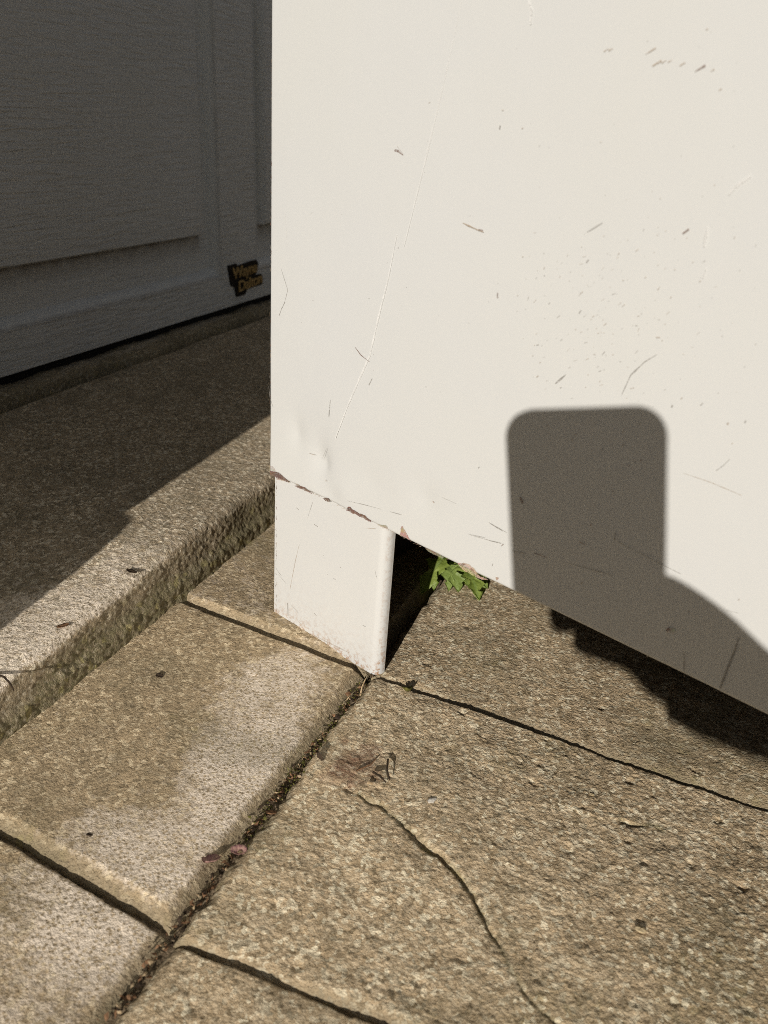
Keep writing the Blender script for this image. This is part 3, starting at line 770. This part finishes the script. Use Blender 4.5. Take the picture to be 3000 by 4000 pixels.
# lower right, round the shadow
m4([(836, 800), (830, 840), (1000, 930), (1190, 1026)], 0.0004, GR, 0.5); m4([(836, 798), (830, 842)], 0.0009, GR, 0.8)
m4([(155, 750), (250, 803)], 0.0005, GR, 0.6); m4([(50, 815), (220, 862)], 0.0004, GR, 0.4); m4([(585, 968), (835, 1036)], 0.0005, GR, 0.6)
m4([(280, 900), (350, 915)], 0.0007, GR, 0.6); m4([(395, 912), (465, 937)], 0.0008, BR, 0.6); m4([(640, 850), (675, 870)], 0.0009, BR, 0.7)
m4([(1503, 1365), (1480, 1440), (1440, 1540), (1400, 1645)], 0.0010, GR, 0.75); m4([(1206, 1440), (1208, 1580)], 0.0006, GR, 0.7)
m4([(1200, 480), (1350, 530), (1520, 602)], 0.0004, TN, 0.45); m4([(1410, 1217), (1500, 1237)], 0.0004, GR, 0.4); m4([(320, 610), (330, 630), (334, 645)], 0.0020, BR, 0.75)
m4([(1455, 405), (1420, 440), (1380, 468)], 0.0005, GR, 0.5)
patch([z4(*p) for p in [(1110, 1330), (1125, 1318), (1160, 1322), (1150, 1345), (1120, 1352)]], (0.62, 0.57, 0.48), 0.7); m4([(1112, 1334), (1128, 1318)], 0.0016, BR, 0.8)
patch([z4(*p) for p in [(1003, 1464), (1014, 1462), (1018, 1474), (1006, 1476)]], GR, 0.8)
for x, y in ((615, 270), (600, 300), (875, 255), (760, 350), (970, 410), (940, 420), (960, 215), (820, 577), (905, 440), (460, 225), (870, 330), (650, 1075), (700, 760), (1227, 1228), (1295, 110), (1140, 122), (1535, 205), (1465, 320), (1440, 215), (95, 450), (170, 978), (220, 870), (1500, 1165)):
    m4([(x, y + 5), (x + rnd.uniform(2, 16), y - rnd.uniform(2, 10))], 0.0011, rnd.choice((GR, TN, BR)), 0.55)
# chipped lower edge
PRM = (0.17, 0.095, 0.075)
for pts, col, al in (
    ([(88, 232), (120, 236), (150, 240), (170, 262), (188, 272), (205, 290), (216, 308), (150, 282), (95, 258)], PRM, 0.95),
    ([(84, 195), (110, 200), (130, 232), (88, 232)], TN, 0.35),
    ([(246, 326), (280, 328), (300, 332), (325, 345), (350, 362), (366, 380), (310, 356)], PRM, 0.95),
    ([(432, 411), (458, 406), (472, 414), (483, 434), (460, 428)], PRM, 0.95),
    ([(588, 486), (598, 466), (612, 462), (622, 480), (645, 492), (680, 510), (712, 522), (722, 536), (744, 548), (746, 564), (690, 536)], PRM, 0.95),
    ([(782, 578), (815, 578), (850, 588), (854, 608), (820, 598)], TN, 0.7),
    ([(940, 592), (952, 590), (968, 618), (985, 650), (1002, 682), (965, 664), (930, 648), (938, 620)], (0.40, 0.28, 0.22), 0.9),
    ([(1310, 832), (1345, 824), (1385, 838), (1420, 870), (1440, 905), (1500, 935), (1470, 940), (1400, 905), (1340, 870)], (0.55, 0.42, 0.31), 0.75),
    ([(1320, 842), (1340, 830), (1360, 835), (1330, 850)], (0.32, 0.19, 0.14), 0.8),
    ([(1395, 860), (1415, 872), (1412, 884), (1392, 872)], (0.36, 0.22, 0.16), 0.75),
    ([(1555, 922), (1575, 925), (1570, 942), (1556, 940)], (0.45, 0.30, 0.22), 0.7),
    ([(1100, 735), (1130, 740), (1220, 790), (1210, 800), (1120, 755)], TN, 0.6)):
    patch([z3(*p) for p in pts], col, al)
for i in range(60):
    x = rnd.uniform(230, 1600); ye = 318 + (x - 230) * 0.492 - 6
    m3([(x, ye - rnd.uniform(0, 14)), (x + rnd.uniform(4, 22), ye + rnd.uniform(-6, 3))], rnd.uniform(0.0005, 0.0012), rnd.choice((TN, TN, BR)), rnd.uniform(0.3, 0.7))
m3([(590, 425), (700, 450), (812, 480)], 0.0004, GR, 0.5); m3([(868, 495), (945, 516)], 0.0005, GR, 0.5); m3([(1510, 565), (1560, 598), (1602, 622)], 0.0006, GR, 0.6)
m3([(1375, 640), (1490, 665)], 0.0004, GR, 0.5); m3([(1510, 682), (1590, 700)], 0.0006, GR, 0.6); m3([(1205, 402), (1300, 445)], 0.0004, GR, 0.4)
m3([(1145, 428), (1155, 438)], 0.0022, (0.45, 0.33, 0.26), 0.7); m3([(448, 293), (458, 295)], 0.0022, TN, 0.6); m3([(460, 85), (432, 150)], 0.0006, GR, 0.6); m3([(345, 118), (385, 130)], 0.0006, TN, 0.6)
# on the leg
LGW = -0.0022 + 0.0002
for pts, wd, col, al in (([(245, 476), (260, 490)], 0.0010, GR, 0.8), ([(352, 440), (335, 490), (318, 545)], 0.0005, GR, 0.4), ([(360, 584), (385, 600)], 0.0008, GR, 0.6), ([(486, 938), (500, 942)], 0.0012, GR, 0.8),
        ([(265, 715), (240, 820), (205, 1005)], 0.0005, TN, 0.55), ([(190, 1095), (193, 1180)], 0.0014, GR, 0.7), ([(120, 880), (150, 920)], 0.0006, GR, 0.5), ([(130, 910), (180, 970)], 0.0005, GR, 0.5), ([(210, 1105), (260, 1160)], 0.0004, GR, 0.5),
        ([(250, 1200), (290, 1250)], 0.0005, TN, 0.6), ([(680, 608), (760, 612)], 0.0004, TN, 0.5), ([(330, 1290), (430, 1340), (590, 1420)], 0.0009, TN, 0.35), ([(360, 1160), (378, 1180)], 0.0008, GR, 0.6), ([(675, 1240), (695, 1250)], 0.0008, GR, 0.6),
        ([(755, 880), (765, 930)], 0.0006, GR, 0.6), ([(445, 908), (448, 914)], 0.0009, GR, 0.7), ([(420, 785), (424, 787)], 0.0007, GR, 0.6), ([(527, 860), (534, 866)], 0.0008, GR, 0.6)):
    mark([z3(*p) for p in pts], wd, col, al, LGW)
patch([z3(*p) for p in [(98, 1200), (115, 1205), (150, 1225), (190, 1262), (228, 1285), (225, 1300), (170, 1275), (110, 1240)]], (0.24, 0.15, 0.14), 0.75, LGW)
patch([z3(*p) for p in [(112, 268), (150, 280), (200, 300), (205, 312), (150, 300), (116, 295)]], TN, 0.5, LGW)
for i in range(46):
    y = rnd.uniform(290, 1200); m3([(111 + rnd.uniform(0, 7), y), (112 + rnd.uniform(0, 9), y + rnd.uniform(5, 26))], rnd.uniform(0.0005, 0.0011), rnd.choice((TN, BR, GR)), rnd.uniform(0.35, 0.8), w=LGW)
for i in range(50):
    x = rnd.uniform(200, 740); ye = 1290 + (x - 200) * 0.54; m3([(x, ye - rnd.uniform(2, 32)), (x + rnd.uniform(3, 20), ye - rnd.uniform(2, 22))], rnd.uniform(0.0006, 0.0016), rnd.choice((TN, TN, (0.45, 0.27, 0.15))), rnd.uniform(0.25, 0.7), w=LGW)
mo = mesh_obj('paint_wear', mv, mf, M_marks, front, smooth=False)
mo.matrix_parent_inverse = Matrix.Identity(4)
front.update_tag()
mo.matrix_parent_inverse = (Matrix.Translation(cab.location) @ front.matrix_parent_inverse).inverted()
tag(mo, kind='stuff')
ca = mo.data.attributes.new('mark', 'FLOAT_COLOR', 'POINT'); ca.data.foreach_set('color', np.array(mc, np.float32).reshape(-1))

# ------------------------------------------------------------------ weed under the cabinet
root = gp(992, 1200); root[2] = 0.0
weed = empty('weed', tuple(root)); tag(weed, 'small green weed with lobed leaves growing under the cabinet edge', 'weed')
def leaf(base, tip, width, lift, lobes, seed, roll=0.0):
    r = random.Random(seed); base = np.array(base); tip = np.array(tip)
    ax = tip - base; L = np.linalg.norm(ax); ax /= L; sd = np.cross(ax, [0, 0, 1.0]); sd /= np.linalg.norm(sd)
    n, m_ = 70, 9; P = np.zeros((n, m_, 3)); VN = np.zeros((n, m_))
    side_w = []
    for sgn in (-1, 1):
        ph = r.uniform(0, 1)
        side_w.append([])
        for i in range(n):
            t = i / (n - 1)
            env = 0.10 + 0.9 * max(0.0, math.sin(math.pi * min(1.0, t) ** 1.15)) ** 0.7
            q = (t * lobes + ph) % 1.0
            lob = 0.22 + 0.78 * ((q / 0.7) ** 1.3 if q < 0.7 else ((1 - q) / 0.3) ** 0.7) * r.uniform(0.85, 1.1)
            if t > 0.86: lob = max(lob, 0.75)
            if t < 0.15: lob = min(lob, 0.35)
            side_w[-1].append(width * env * lob * (1 - max(0, t - 0.9) / 0.1 * 0.85))
    for i in range(n):
        t = i / (n - 1)
        c = base + ax * L * t + np.array([0, 0, lift * math.sin(math.pi * min(1.0, t * 1.05)) ** 0.9])
        c = c + sd * 0.002 * math.sin(t * 4 + seed)
        for j in range(m_):
            s_ = j / (m_ - 1) * 2 - 1
            wd = side_w[0 if s_ < 0 else 1][i] * abs(s_)
            off = sd * math.copysign(wd, s_)
            zz = 0.30 * wd * (1 if roll == 0 else roll) + 0.0012 * math.sin(9 * t + 5 * s_ + seed) * abs(s_)
            P[i, j] = c + off + np.array([0, 0, zz])
            P[i, j, 2] = max(P[i, j, 2], 0.0026)
            VN[i, j] = 1.0 if abs(s_) < 0.1 else 0.0
    return grid_mesh('leaf', P, M_leaf, weed, dict(vein=VN * 0.7 + 0.45 * (seed % 3 == 1) * (1 - VN)))
def g3(px, py, z): return gp(px, py, z)
for args in (((957, 1214, 0.012), (984, 1280, 0.003), 0.0105, 0.008, 4.4, 1), ((976, 1212, 0.012), (1034, 1298, 0.003), 0.0100, 0.007, 4.8, 2),
             ((972, 1206, 0.016), (912, 1286, 0.003), 0.0105, 0.013, 4.2, 3), ((988, 1212, 0.010), (1052, 1262, 0.003), 0.0095, 0.004, 5.0, 4),
             ((962, 1208, 0.014), (940, 1276, 0.005), 0.0075, 0.010, 3.0, 5), ((985, 1212, 0.008), (1012, 1270, 0.002), 0.0070, 0.004, 3.3, 6),
             ((992, 1214, 0.006), (1030, 1258, 0.002), 0.0060, 0.004, 3.0, 8), ((968, 1210, 0.012), (962, 1276, 0.004), 0.0070, 0.007, 4.0, 7), ((1000, 1222, 0.006), (1058, 1272, 0.002), 0.0065, 0.003, 4.0, 10)):
    leaf(g3(*args[0]), g3(*args[1]), *args[2:])
def tube(name, pts, r0, r1, mat, parent=None, sides=6):
    P = []
    pts = [np.array(p, float) for p in pts]; n = len(pts)
    for i, p in enumerate(pts):
        t = pts[min(i + 1, n - 1)] - pts[max(i - 1, 0)]; t /= np.linalg.norm(t)
        a = np.cross(t, [0.3, 0.5, 0.81]); a /= np.linalg.norm(a); b = np.cross(t, a); r = r0 + (r1 - r0) * i / (n - 1)
        P.append([p + r * (a * math.cos(q) + b * math.sin(q)) for q in np.linspace(0, 2 * math.pi, sides + 1)])
    return grid_mesh(name, np.array(P), mat, parent)
tube('stem', [root, root + np.array([-0.002, -0.003, 0.008]), g3(968, 1212, 0.014)], 0.0017, 0.0010, M_leaf, weed)
tube('stem', [root, root + np.array([0.002, -0.004, 0.006]), g3(990, 1216, 0.010)], 0.0015, 0.0009, M_leaf, weed)

# ------------------------------------------------------------------ litter
def flake(name, c, yaw, pitch, L, Wd, mat, seed, label=None, cat=None, group=None, curl=0.4, thick=0.0004):
    r = random.Random(seed); n, m_ = 9, 5; P = np.zeros((n, m_, 3)); Q = np.zeros((n, m_, 3))
    Rm = np.array((Matrix.Rotation(yaw, 3, 'Z') @ Matrix.Rotation(pitch, 3, 'Y') @ Matrix.Rotation(r.uniform(-.4, .4), 3, 'X')))
    for i in range(n):
        t = i / (n - 1); hw = Wd / 2 * (math.sin(math.pi * (0.06 + 0.88 * t)) ** 0.6) * r.uniform(0.8, 1.15)
        for j in range(m_):
            s_ = j / (m_ - 1) * 2 - 1
            p = np.array([(t - 0.5) * L, s_ * hw, curl * (s_ * s_ * hw + (t - .5) ** 2 * L * 0.8) + r.uniform(-.1, .1) * Wd * .3])
            P[i, j] = Rm @ p; Q[i, j] = Rm @ (p - np.array([0, 0, thick]))
    A = np.concatenate([P, Q[:, ::-1]], 1); A = np.concatenate([A, A[:, :1]], 1)
    A[..., 2] += c[2] - A[..., 2].min(); A[..., 0] += c[0]; A[..., 1] += c[1]
    o = grid_mesh(name, A, mat)
    if label: tag(o, label, cat, group)
    return o
def at_px(px, py, z=0.001): p = gp(px, py, 0.0); return (p[0], p[1], z)
flake('dry_petal', at_px(457, 1866), 1.2, 0.35, 0.0090, 0.0072, M_pink, 1, 'pink dried petal lying at the joint between smooth and rough slabs', 'petal')
flake('dry_petal', at_px(515, 1836, -0.001), 0.6, 0.2, 0.0075, 0.005, M_pink, 2, 'pinkish dried petal half sunk in the paving joint', 'petal')
flake('seed_husk', at_px(523, 1730, 0.002), 0.8, 0.05, 0.0055, 0.0016, M_dark, 3, 'dark seed husk lying on the smooth slab near its edge', 'seed')
flake('seed_husk', at_px(194, 1812, 0.002), 0.2, 0.05, 0.003, 0.0022, M_dark, 31, 'small round dark seed on the smooth slab', 'seed')
flake('dry_leaf', at_px(688, 1643, -0.002), 0.7, 1.2, 0.0085, 0.007, M_dark, 4, 'dark curled leaf scrap standing up in the paving joint', 'leaf', curl=0.6)
flake('dry_leaf', at_px(880, 1500, 0.001), 2.2, 0.6, 0.0090, 0.006, M_moss, 5, 'curled olive leaf scrap beside the foot of the cabinet leg', 'leaf', curl=0.8)
flake('dry_leaf', at_px(345, 1467, 0.002), 0.3, 0.2, 0.0045, 0.003, M_dark, 6, 'small black leaf crumb on the slab below the step', 'leaf')
flake('dry_leaf', at_px(586, 1752, -0.003), 1.1, 0.5, 0.007, 0.004, M_dry, 8, 'reddish brown leaf scrap wedged in the paving joint', 'leaf')
def pebble(c, r, mat, label):
    u_, w_ = np.meshgrid(np.linspace(0, 2 * math.pi, 15), np.linspace(0, math.pi, 9), indexing='ij')
    P = np.stack([c[0] + r * 1.3 * np.cos(u_) * np.sin(w_), c[1] + r * np.sin(u_) * np.sin(w_), c[2] - r * 0.2 + r * 0.35 * (1 + np.cos(w_)) + 0.0001 * np.sin(3 * u_)], -1)
    tag(grid_mesh('pebble', P, mat), label, 'pebble')
pebble(at_px(1383, 2010, 0.0005), 0.0019, M_pebble, 'small yellow pebble on the rough slab beside the diagonal crack')
pebble(at_px(1278, 1718, 0.0005), 0.0010, M_pebble, 'tiny tan pebble on the rough slab under the cabinet shadow')
flake('stone_chip', at_px(932, 1738, 0.002), 0.9, 0.0, 0.0050, 0.0030, dry('pale_chip', (0.55, 0.5, 0.42), (0.7, 0.66, 0.58)), 10, 'pale stone chip on the rough slab above the crack', 'stone', curl=-0.3, thick=0.001)
step_z = 0.112 * S
for (px, py, yw_, sd, lb) in ((136, 1354, 1.2, 11, 'reddish leaf scrap on the pale nose of the step'), (284, 1236, 0.1, 12, 'dark narrow leaf scrap on the sunlit step')):
    zl = (0.107 if sd == 11 else 0.121) * S; p = gp(px, py, zl); flake('dry_leaf', (p[0], p[1], zl), yw_, 0.1, 0.0075, 0.0035, M_dry if sd == 11 else M_dark, sd, lb, 'leaf')
def twig(pts, r, mat, label):
    tag(tube('twig', pts, r, r * 0.6, mat), label, 'twig')
twig([gp(806, 1668, .003), gp(820, 1676, .005), gp(834, 1690, .003)], 0.0007, M_dark, 'dark curved twig on the rusty patch of the rough slab')
twig([gp(838, 1640, .003), gp(836, 1662, .006), gp(842, 1684, .004)], 0.0006, M_dark, 'thin upright twig beside the rusty patch')
twig([gp(770, 1665, .003), gp(800, 1652, .003), gp(812, 1640, .003)], 0.0005, M_dry, 'thin reddish stalk across the rusty patch')
twig([gp(794, 1690, .003), gp(806, 1693, .003)], 0.0009, M_straw, 'pale straw stub at the rusty patch')
twig([gp(778, 1502, -.002), gp(782, 1484, .003), gp(790, 1466, .006)], 0.0006, M_straw, 'upright straw in the joint at the foot of the cabinet leg')
p0 = np.array([0, 0, 0.0])
twig([gp(-20, 1452, step_z * .9), gp(8, 1462, step_z * .93), gp(20, 1474, step_z * .9), gp(30, 1492, step_z * .8)], 0.0007, M_dark, 'black twig lying over the nose of the step')

# countless crumbs in the joints: one mass
def litter(name, label, mats_n, path, n, spread, zr, size, mat, seed):
    r = random.Random(seed); V_, F_ = [], []
    pts = [np.array(gp(*p)) for p in path]
    seglen = [np.linalg.norm(b - a) for a, b in zip(pts[:-1], pts[1:])]; tot = sum(seglen)
    for i in range(n):
        q = r.uniform(0, tot); k_ = 0
        while q > seglen[k_]: q -= seglen[k_]; k_ += 1
        c = pts[k_] + (pts[k_ + 1] - pts[k_]) * q / seglen[k_]
        c = c + np.array([r.gauss(0, spread), r.gauss(0, spread), r.uniform(*zr)])
        s_ = size * r.uniform(0.4, 1.4); e1 = Matrix.Rotation(r.uniform(0, 6.3), 3, 'Z') @ Matrix.Rotation(r.uniform(-1.2, 1.2), 3, 'X') @ Matrix.Rotation(r.uniform(0, 6.3), 3, 'Z')
        i0 = len(V_); asp = r.uniform(0.18, 0.8)
        for a, b, d_ in ((-1, -.2, 0), (-.2, -asp, .12), (1, -.1, 0), (.1, asp, .15), (0, 0, .45 * asp), (0, 0, -.35 * asp)):
            V_.append(c + np.array(e1 @ Vector((a * s_, b * s_, d_ * s_))))
        for a, b in ((0, 1), (1, 2), (2, 3), (3, 0)): F_ += [(i0 + a, i0 + b, i0 + 4), (i0 + b, i0 + a, i0 + 5)]
    o = mesh_obj(name, V_, F_, mat, None, smooth=False); tag(o, label, name.replace('_', ' '), kind='stuff'); return o
JA = [(225, 2212), (300, 2112), (380, 2000), (455, 1905), (525, 1812), (600, 1712), (665, 1630), (730, 1545), (790, 1470)]
litter('joint_litter', 'brown leaf crumbs lying in the long joint between the slabs', 0, JA, 150, 0.0014, (-0.005, 0.0010), 0.0017, M_dry, 5)
litter('joint_crumbs', 'black crumbs of soil and leaf in the long paving joint', 0, JA, 220, 0.0016, (-0.006, 0.0006), 0.0016, M_dark, 6)
litter('straw_crumbs', 'pale straw crumbs in the long paving joint', 0, JA, 90, 0.0017, (-0.004, 0.0014), 0.0013, M_straw, 7)
litter('joint_moss', 'dark moss along the long paving joint', 0, JA[4:], 500, 0.0022, (-0.006, 0.0006), 0.0010, M_moss, 8)

# ------------------------------------------------------------------ the phone and the hand that hold the camera (behind the lens, seen only by their shadow)
def cl(x, y, z_): return CAM + (right * x + up * y + fwd * z_) * 0.001      # millimetres right / up / forward of the lens
def clv(x, y, z_): return right * x + up * y + fwd * z_
PX0, PX1, PY0, PY1 = -60.2, 12.0, -133.0, 13.5
phone = empty('phone', tuple(cl(-20, -60, -8))); tag(phone, 'black mobile phone held upright in a hand', 'phone')
def rrect(x0, x1, y0, y1, z0_, z1_, rad, bev):
    bm = bmesh.new(); vs = []
    for cx_, cy_, a0 in ((x1 - rad, y1 - rad, 0), (x0 + rad, y1 - rad, 90), (x0 + rad, y0 + rad, 180), (x1 - rad, y0 + rad, 270)):
        for k_ in range(9):
            a = math.radians(a0 + k_ * 90 / 8); vs.append(bm.verts.new((cx_ + rad * math.cos(a), cy_ + rad * math.sin(a), z0_)))
    f = bm.faces.new(vs); r = bmesh.ops.extrude_face_region(bm, geom=[f])
    bmesh.ops.translate(bm, vec=(0, 0, z1_ - z0_), verts=[q for q in r['geom'] if isinstance(q, bmesh.types.BMVert)])
    if bev:
        ed = [e for e in bm.edges if abs(e.verts[0].co.z - e.verts[1].co.z) < 1e-4]
        bmesh.ops.bevel(bm, geom=ed, offset=bev, segments=2, affect='EDGES')
    bmesh.ops.recalc_face_normals(bm, faces=bm.faces)
    A = Matrix.Identity(4)
    for i in range(3):
        A[i][0], A[i][1], A[i][2], A[i][3] = right[i] * .001, up[i] * .001, fwd[i] * .001, CAM[i]
    bmesh.ops.transform(bm, matrix=A, verts=bm.verts); bmesh.ops.recalc_face_normals(bm, faces=bm.faces)
    return bm
bm_obj('case', rrect(PX0, PX1, PY0, PY1, -12, -2.5, 13.0, 1.5), M_case, phone)
bm_obj('screen', rrect(PX0 + 3.5, PX1 - 3.5, PY0 + 4, PY1 - 4, -12.4, -11.9, 7, 0), M_glass, phone)
bm_obj('lens_ring', rrect(-6, 6, -6, 6, -2.6, -1.2, 5.9, 0.3), M_glass, phone)

person = empty('person', (0.60, -0.72, 0.0)); tag(person, 'person in dark clothes kneeling and holding up a phone', 'person')
def skin_mesh(name, verts, edges, radii, rootv, mat, sub=2, world=False):
    me = bpy.data.meshes.new(name); me.from_pydata([tuple(cl(*p)) if not world else tuple(p) for p in verts], edges, []); me.update()
    o = finish(bpy.data.objects.new(name, me), person)
    md = o.modifiers.new('skin', 'SKIN'); md.use_smooth_shade = True
    for i, sv in enumerate(me.skin_vertices[0].data):
        r = radii[i]; sv.radius = (r * .001, r * .001) if not isinstance(r, tuple) else (r[0] * .001, r[1] * .001); sv.use_root = (i == rootv)
    ms = o.modifiers.new('sub', 'SUBSURF'); ms.levels = sub; ms.render_levels = sub
    me.materials.append(mat); return o
hv = [(150, -146, -60), (92, -138, -30), (60, -130, -14), (40, -112, -4),          # forearm, wrist, heel, palm
      (24, -74, 4), (22, -91, 5), (20, -108, 4), (16, -140, -2),                   # knuckles
      (4, -64, 8), (-18, -60, 9), (-36, -59, 6),                                  # index
      (0, -86, 9), (-22, -82, 10), (-42, -80, 6),                                 # middle
      (-2, -106, 8), (-22, -103, 9), (-40, -101, 6),                              # ring
      (0, -141, -6), (-20, -138, -7), (-42, -134, -9),                            # little finger, under the phone
      (44, -100, -18), (30, -82, -22), (14, -70, -21), (0, -62, -19), (26, -146, -10), (46, -146, -14)]             # thumb
he = [(0, 1), (1, 2), (2, 3), (3, 4), (3, 5), (3, 6), (3, 7), (4, 8), (8, 9), (9, 10), (5, 11), (11, 12), (12, 13), (6, 14), (14, 15), (15, 16), (7, 17), (17, 18), (18, 19), (2, 20), (20, 21), (21, 22), (22, 23), (2, 25), (25, 24), (24, 7)]
hr = [28, 25, 27, 24, 11, 11, 11.5, 14, 8.5, 8, 7, 8.8, 8.2, 7.2, 8.3, 7.8, 7, 9.5, 8.6, 7.6, 14, 11, 9.5, 8, 19, 24]
skin_mesh('hand', hv, he, hr, 2, M_skin)
sv = [(28, -129, -14), (46, -134, -18), (76, -139, -24), (120, -146, -46), (190, -160, -90), (260, -180, -150), (300, -200, -230)]
tube('sleeve', [cl(*p) for p in sv], 0.039, 0.050, M_sleeve, person, sides=24)

# the kneeling figure behind the phone: torso, legs and the other arm in one body, then head and hair
E_ = cl(300, -200, -230)
bv = [(0.60, -0.74, 0.27), (0.585, -0.66, 0.40), (0.565, -0.56, 0.53), (0.55, -0.50, 0.60), (0.545, -0.47, 0.66),       # pelvis, waist, chest, collar, neck
      (0.465, -0.40, 0.57), tuple(E_),                                                                              # right shoulder, elbow
      (0.69, -0.50, 0.57), (0.78, -0.36, 0.42), (0.70, -0.22, 0.37), (0.67, -0.17, 0.36),                            # left shoulder, elbow, wrist, hand
      (0.54, -0.70, 0.22), (0.52, -0.34, 0.075), (0.56, -0.72, 0.06), (0.56, -0.80, 0.05), (0.56, -0.86, 0.03),      # right hip, knee on the ground, ankle, heel, toe
      (0.67, -0.70, 0.24), (0.70, -0.28, 0.34), (0.72, -0.30, 0.08), (0.72, -0.24, 0.045), (0.72, -0.13, 0.035)]     # left hip, raised knee, ankle, foot
be = [(0, 1), (1, 2), (2, 3), (3, 4), (3, 5), (5, 6), (3, 7), (7, 8), (8, 9), (9, 10), (0, 11), (11, 12), (12, 13), (13, 14), (14, 15), (0, 16), (16, 17), (17, 18), (18, 19), (19, 20)]
br = [150, 135, 145, 105, 55, 68, 48, 68, 48, 36, 34, 95, 66, 45, 42, 32, 95, 66, 46, 42, 34]
sh_ = np.array([-0.12, 0.10, 0.0])
bv = [tuple(np.array(p) + (0 if i_ == 6 else sh_)) for i_, p in enumerate(bv)]
skin_mesh('clothes', bv, be, br, 0, M_sleeve, world=True)
hd = [(0.545, -0.47, 0.66), (0.535, -0.455, 0.73), (0.525, -0.445, 0.80), (0.527, -0.45, 0.85), (0.512, -0.375, 0.775), (0.508, -0.358, 0.768), (0.605, -0.455, 0.775), (0.450, -0.470, 0.775)]
hd = [tuple(np.array(p) + sh_) for p in hd]
skin_mesh('head', hd, [(0, 1), (1, 2), (2, 3), (2, 4), (4, 5), (2, 6), (2, 7)], [52, 62, 78, 60, 20, 12, 16, 16], 2, M_skin, world=True)
skin_mesh('hair', [tuple(np.array(p) + sh_) for p in ((0.535, -0.50, 0.75), (0.53, -0.475, 0.83), (0.525, -0.43, 0.885))], [(0, 1), (1, 2)], [62, 82, 55], 1, M_dark, world=True)

# added wall behind the camera, unseen, cutting off the low sky light
gw_ = empty('sky_block_wall', (0.5, -5.0, -0.05)); tag(gw_, 'added unseen wall with a coping that blocks low sky light', 'wall')
bm_obj('wall_face', box_bm((0.5, -5.1, 0.62), np.eye(3), (7.0, 0.1, 0.68), 0.01), M_render, gw_)
bm_obj('coping', box_bm((0.5, -5.1, 1.335), np.eye(3), (7.05, 0.14, 0.034), 0.01), M_render, gw_)

# added dark fence hidden behind the cabinet, put there to block sky light
fence = empty('sky_block_fence', (0.9, 1.75, -0.05)); tag(fence, 'added dark board fence, unseen, blocking sky light beyond the cabinet', 'fence')
bdm = None
for k_ in range(20):
    if bdm is None:
        bdm = bm_obj('board', box_bm((-0.40, 1.80, 0.42), np.eye(3), (0.074, 0.010, 0.47), 0.003), M_blocker, fence)
    else:
        o = bdm.copy(); link(o, fence); o.location = (0.155 * k_, 0, 0); o.matrix_parent_inverse = bdm.matrix_parent_inverse.copy()
for zz in (0.2, 0.7):
    bm_obj('rail', box_bm((1.07, 1.835, zz), np.eye(3), (1.55, 0.022, 0.04), 0.003), M_blocker, fence)
